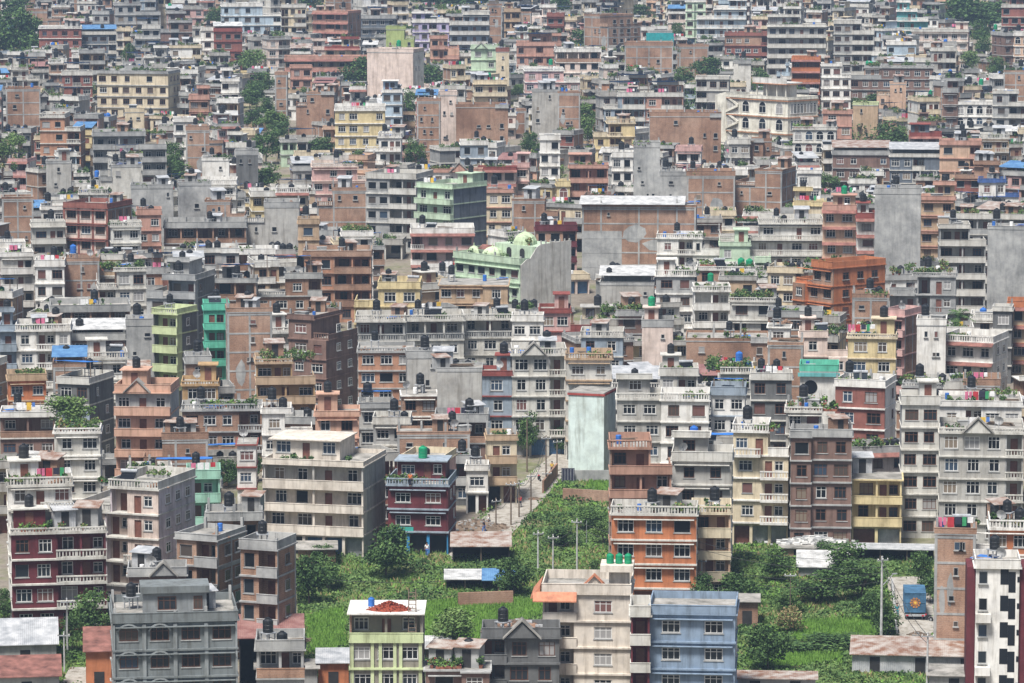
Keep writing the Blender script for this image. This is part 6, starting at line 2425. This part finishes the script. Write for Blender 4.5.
# ------------------------------------------------------------------ truck, motorcycle, people
p = hit(915, 621)
tk = empty("truck", p, -.07)
tag(tk, "blue covered goods truck with an orange flower emblem parked on the lane", "truck")
m = MB("cargo_box", "truck_blue")
m.box(-1.2, 1.2, 0, 5.0, 1.0, 3.25)
m.box(-1.24, 1.24, -.04, 5.04, 3.25, 3.32)
for x in (-1.22, -.42, .38, 1.14):
    m.box(x, x + .07, -.05, -.002, 1.0, 3.25)
for z in (1.0, 2.1, 3.1):
    m.box(-1.15, 1.14, -.035, -.003, z, z + .08)
for y in (.1, 1.3, 2.5, 3.7, 4.8):
    m.box(-1.25, -1.201, y, y + .1, 1.0, 3.25)
    m.box(1.201, 1.25, y, y + .1, 1.0, 3.25)
m.build(tk)
m = MB("emblem", "truck_orange")
m.tube((0.0, -.075, 2.15), (0.0, -.055, 2.15), .34, 16)
for i in range(10):
    a = i * math.pi / 5
    m.tube((math.cos(a) * .5, -.072, 2.15 + math.sin(a) * .5), (math.cos(a) * .5, -.057, 2.15 + math.sin(a) * .5), .13, 8)
m.tube((0.0, -.085, 2.15), (0.0, -.076, 2.15), .15, 12, 'cloth_yellow')
m.build(tk)
m = MB("chassis", "rubber")
m.box(-1.0, 1.0, .1, 6.9, .62, .99)
m.box(-1.15, 1.15, -.12, .08, .55, .8, 'steel')
m.build(tk)
m = MB("cab", "truck_orange")
m.prismx([(5.15, .7), (6.95, .7), (6.95, 1.7), (6.6, 2.75), (5.15, 2.85)], -1.1, 1.1)
m.build(tk)
m = MB("windscreen", "glass")
m.prismx([(6.97, 1.75), (6.66, 2.62), (6.62, 2.62), (6.93, 1.75)], -.95, .95)
m.build(tk)
for x in (-.95, .95):
    for y in (.9, 2.1, 5.9):
        m = MB("wheel", "rubber")
        m.tube((x - .17, y, .5), (x + .17, y, .5), .5, 16)
        m.tube((x - .18, y, .5), (x + .18, y, .5), .25, 12, 'steel')
        m.build(tk)
for x in (-.9, .9):
    m = MB("tail_light", "cloth_red")
    m.box(x - .14, x + .14, -.16, -.125, .6, .75)
    m.build(tk)
p = hit(931, 622)
mc = empty("motorcycle", p, .8)
tag(mc, "dark motorcycle parked beside the blue truck", "motorcycle")
for y in (0, 1.25):
    m = MB("wheel", "rubber")
    m.tube((-.05, y, .3), (.05, y, .3), .3, 14)
    m.tube((-.06, y, .3), (.06, y, .3), .14, 8, 'steel')
    m.build(mc)
m = MB("frame", "steel")
m.tube((0, 0, .3), (0, .5, .6), .05)
m.tube((0, 1.25, .3), (0, 1.0, .95), .05)
m.box(-.14, .14, .4, .8, .3, .6, 'rubber')
m.tube((-.33, .98, 1.0), (.33, .98, 1.0), .03)
m.build(mc)
m = MB("fuel_tank", "cloth_red")
m.lathe([(.08, 0), (.17, .08), (.15, .2), (.05, .26)], 0, .8, .62, 10)
m.build(mc)
m = MB("seat", "rubber")
m.box(-.13, .13, .0, .62, .68, .78)
m.build(mc)


def skin_part(name, verts, edges, mat, parent):
    me = bpy.data.meshes.new(name)
    me.from_pydata([v[:3] for v in verts], edges, [])
    me.materials.append(MATS[mat])
    o = bpy.data.objects.new(name, me)
    COL.objects.link(o)
    o.parent = parent
    md = o.modifiers.new("skin", 'SKIN')
    for i, v in enumerate(verts):
        me.skin_vertices[0].data[i].radius = (v[3], v[3] if len(v) < 5 else v[4])
    me.skin_vertices[0].data[0].use_root = True
    sb = o.modifiers.new("smooth", 'SUBSURF')
    sb.levels = sb.render_levels = 1
    return o


def person(p, rz, label, shirt, legs, stride=.12):
    root = empty("person", p, rz)
    tag(root, label, "person")
    a = stride
    V = [(0, 0, .95, .15, .11), (0, 0, 1.15, .14, .10), (0, 0, 1.38, .16, .10), (0, 0, 1.5, .06), (0, -.02, 1.58, .085, .10), (0, -.02, 1.7, .08, .09),
         (.19, 0, 1.42, .06), (.25, .03, 1.15, .045), (.24, -.1, .93, .035), (.24, -.14, .82, .04, .02), (-.19, 0, 1.42, .06), (-.25, .03, 1.15, .045), (-.24, -.08, .93, .035), (-.24, -.12, .82, .04, .02),
         (.1, 0, .88, .09), (.1, -a, .48, .065), (.1, -a * .8, .08, .045), (.1, -a * .8 - .16, .04, .035), (-.1, 0, .88, .09), (-.1, a, .48, .065), (-.1, a * 1.6, .08, .045), (-.1, a * 1.6 - .16, .04, .035)]
    E = [(0, 1), (1, 2), (2, 3), (3, 4), (4, 5), (2, 6), (6, 7), (7, 8), (8, 9), (2, 10), (10, 11), (11, 12), (12, 13), (0, 14), (14, 15), (15, 16), (16, 17), (0, 18), (18, 19), (19, 20), (20, 21)]
    skin_part("body", V, E, "skin", root)
    up = lambda v, g: (v[0], v[1], v[2], v[3] + g, (v[4] if len(v) > 4 else v[3]) + g)
    sh = [0, 1, 2, 6, 7, 10, 11]
    ix = {q: i for i, q in enumerate(sh)}
    skin_part("shirt", [up(V[q], .022) for q in sh], [(ix[u], ix[v]) for u, v in E if u in ix and v in ix], shirt, root)
    tr = [0, 14, 15, 16, 18, 19, 20]
    ix = {q: i for i, q in enumerate(tr)}
    skin_part("trousers", [up(V[q], .018) for q in tr], [(ix[u], ix[v]) for u, v in E if u in ix and v in ix], legs, root)
    h = MB("hair", "hair")
    h.lathe([(.1, 0), (.115, .05), (.1, .11), (.05, .15), (.01, .16)], 0, .01, 1.66, 10)
    h.build(root)
    return root


person(hit(897, 618), .3, "person in teal clothes walking up the lane beside the blue truck", 'cloth_teal', 'cloth_teal')
for q, (px, py, rz, lab) in enumerate(((540, 482, .2, "motorcycle parked by the red brick lane wall"), (473, 543, 1.4, "motorcycle parked near the maroon shop house corner"), (897, 634, 2.0, "motorcycle left at the near end of the truck lane"))):
    c = mc.copy()
    COL.objects.link(c)
    c.location, c.rotation_euler = hit(px, py), (0, 0, rz)
    tag(c, lab, "motorcycle")
    for ch in list(mc.children):
        d = ch.copy()
        COL.objects.link(d)
        d.parent = c
heap(918, 636, 1.6, 1.0, .5, ['soil', 'cement', 'wood_pole'], "small heap of rubbish at the near end of the truck lane", 70, .3)
heap(535, 500, 1.4, .9, .4, ['soil', 'brick', 'soil'], "small heap of soil beside the lane below the pale green tower", 50, .25)
person(hit(520, 508), .4, "person in a red top walking along the middle of the lane", 'cloth_red', 'cloth_dark')
person(hit(552, 474), .4, "person in a yellow top at the top of the lane", 'cloth_yellow', 'cloth_dark')
person(hit(489, 528), 1.2, "person in a white shirt on the lane by the earth heap", 'cloth_white', 'cloth_dark')
person(hit(484, 533), 1.2, "person in dark clothes on the lane by the earth heap", 'cloth_dark', 'cloth_blue')
for s in specs:
    if s.land == 'maroon shop house':
        person(s.root.matrix_basis @ Vector((-s.W * .12, -.5, 3 * s.sh + .07)), 0, "person in an orange top on the upper balcony of the maroon shop house", 'tarp_orange', 'cloth_dark', .05)
        person(s.root.matrix_basis @ Vector((s.W * .18, -1.8, .05)), 0, "person in pale clothes outside the blue columned shop", 'cloth_white', 'cloth_blue', .1)
    if s.kind == 'brick house' and s.x0 == 180:
        person(s.root.matrix_basis @ Vector((s.W * .3, -.1, 1 * s.sh + .07)), 0, "person in dark clothes standing on a brick house balcony behind the grey mansion", 'cloth_dark', 'cloth_dark', .03)

# ------------------------------------------------------------------ the ground
def sheet(name, mat, pts, dz, sub=1):
    m = MB(name, mat)
    m.add([tuple(hit(*p) + Vector((0, 0, dz))) for p in pts], [tuple(range(len(pts)))])
    tag(m.build(), None, None, None, 'structure')


g = MB("ground", "ground")
g.add([(-2400, -150, gz(-150)), (2400, -150, gz(-150)), (2400, FLAT_Y, gz(FLAT_Y)), (-2400, FLAT_Y, gz(FLAT_Y)), (2400, 5900, gz(FLAT_Y)), (-2400, 5900, gz(FLAT_Y))],
      [(0, 1, 2, 3), (3, 2, 4, 5)])
tag(g.build(), None, None, None, 'structure')


def ccw(P):
    a = sum(P[i - 1][0] * P[i][1] - P[i][0] * P[i - 1][1] for i in range(len(P)))
    return P if a < 0 else P[::-1]


for o in (OPEN[0], OPEN[1], OPEN[3]):
    sheet("field", "field_green", ccw(o), .04)
PADDY = [[(424, 604), (470, 599), (545, 601), (540, 616), (484, 642), (424, 645)], [(786, 622), (872, 619), (878, 641), (800, 647)], [(306, 618), (343, 608), (346, 648), (312, 654)],
         [(512, 492), (534, 470), (541, 472), (518, 496)], [(590, 482), (611, 483), (611, 494), (580, 494)], [(745, 655), (845, 652), (842, 664), (750, 668)]]
for o in PADDY:
    sheet("paddy_field", "paddy", ccw(o), .08)
LANES = [[(566, 440), (580, 440), (580, 460), (560, 480), (546, 497), (524, 522), (508, 538), (484, 551), (452, 560), (444, 548), (460, 539), (480, 521), (497, 506), (515, 490), (531, 473), (549, 458)],
         [(886, 578), (926, 577), (936, 612), (932, 648), (900, 648), (893, 612)], [(58, 690), (96, 690), (92, 668), (70, 668)]]
for o in LANES:
    sheet("lane", "road_dirt", ccw(o), .12)

# undergrowth: leaves over the open ground, thick in clumps
from mathutils import noise as nz
ug = MB("undergrowth", "leaf_mid")
gs = MB("grass", "leaf_grass")
r = random.Random(77)
for o in (OPEN[0], OPEN[1], OPEN[3]):
    P = [hit(*q) for q in o]
    bx = (min(q.x for q in P), max(q.x for q in P), min(q.y for q in P), max(q.y for q in P))
    area = (bx[1] - bx[0]) * (bx[3] - bx[2])
    for _ in range(int(area * 17)):
        x, y = r.uniform(bx[0], bx[1]), r.uniform(bx[2], bx[3])
        q = proj((x, y, gz(y)))
        jx, jy = r.gauss(0, 2.2), r.gauss(0, 1.2)
        if not inside(q[0], q[1], o) or any(inside(q[0] + jx, q[1] + jy, l) for l in LANES):
            continue
        if any(inside(q[0], q[1], l) for l in PADDY):
            for _k in range(3):
                a = r.uniform(0, 6.28)
                c0 = Vector((x + r.uniform(-.4, .4), y + r.uniform(-.4, .4), gz(y)))
                d = Vector((math.cos(a), math.sin(a), 0)) * .1
                t = Vector((r.uniform(-.15, .15), r.uniform(-.15, .15), r.uniform(.35, .6)))
                gs.add([tuple(c0 - d), tuple(c0 + d), tuple(c0 + t)], [(0, 1, 2)])
            continue
        nn = nz.noise(Vector((x * .16, y * .11, 3.0))) + .5 * nz.noise(Vector((x * .5, y * .4, 7.0)))
        hgt = .12 + 1.25 * max(0, nn - .02)
        if nn < -.16:
            if r.random() < .8:
                a = r.uniform(0, 6.28)
                c0 = Vector((x, y, gz(y)))
                dd = Vector((math.cos(a), math.sin(a), 0)) * r.uniform(.08, .2)
                gs.add([tuple(c0 - dd), tuple(c0 + dd), tuple(c0 + Vector((r.uniform(-.2, .2), r.uniform(-.2, .2), r.uniform(.15, .55))))], [(0, 1, 2)], r.choice(['leaf_grass', 'leaf_light', 'leaf_mid', 'leaf_dry']))
            continue
        mt = r.choice(['leaf_light', 'leaf_grass', 'leaf_mid', 'leaf_mid']) if nn < .08 else ('leaf_mid' if r.random() < .65 else 'leaf_dark')
        if nz.noise(Vector((x * .08, y * .06, 11.0))) > .05:
            mt = r.choice(['leaf_light', 'leaf_mid', 'leaf_mid'])
        leaves(ug, [(x, y, gz(y) + hgt * math.sqrt(r.random()) + .08)], .2, mt, r, .8)
tag(ug.build(), "tangled green weeds and bushes over the open ground between the houses", "undergrowth", None, "stuff")
tag(gs.build(), "bright green grass and paddy in the small fields", "grass", None, "stuff")
# ------------------------------------------------------------------ light, air, camera response
SUN_EL, SUN_DIR = math.radians(62), Vector((-.45, -.88))
wd = bpy.data.worlds.new("World")
SC.world = wd
wd.use_nodes = True
nt = wd.node_tree
bg = nt.nodes["Background"]
sky = nt.nodes.new("ShaderNodeTexSky")
sky.sky_type = 'NISHITA'
sky.sun_disc = False
sky.sun_elevation = SUN_EL
sky.sun_rotation = math.atan2(SUN_DIR.x, SUN_DIR.y)
sky.dust_density = 3.0
nt.links.new(sky.outputs["Color"], bg.inputs["Color"])
bg.inputs["Strength"].default_value = .052
sl = bpy.data.lights.new("sun", 'SUN')
sl.energy = 3.2
sl.angle = math.radians(14)
sl.color = (1, .98, .945)
so = bpy.data.objects.new("sun", sl)
d = SUN_DIR.normalized() * math.cos(SUN_EL)
so.rotation_euler = Vector((d.x, d.y, math.sin(SUN_EL))).to_track_quat('Z', 'Y').to_euler()
so.location = (0, 0, 300)
COL.objects.link(so)

m = bpy.data.materials.new("haze")
m.use_nodes = True
nt = m.node_tree
nt.nodes.clear()
out = nt.nodes.new("ShaderNodeOutputMaterial")
vol = nt.nodes.new("ShaderNodeVolumePrincipled")
vol.inputs["Color"].default_value = (.50, .70, 1.0, 1)
vol.inputs["Density"].default_value = .0001
vol.inputs["Anisotropy"].default_value = .0
nt.links.new(vol.outputs["Volume"], out.inputs["Volume"])
MATS["haze"] = m
hz = MB("haze", "haze")
hz.box(-2450, 2450, -200, 5950, -9, 122)
tag(hz.build(), None, None, None, 'stuff')

SC.view_settings.view_transform = 'Standard'
SC.view_settings.look = 'None'
SC.view_settings.gamma = 1
SC.view_settings.use_curve_mapping = False
SC.view_settings.exposure = 1.0
SC.cycles.max_bounces = 5
SC.cycles.diffuse_bounces = 3
SC.cycles.glossy_bounces = 2
SC.cycles.volume_bounces = 1
SC.cycles.use_denoising = True
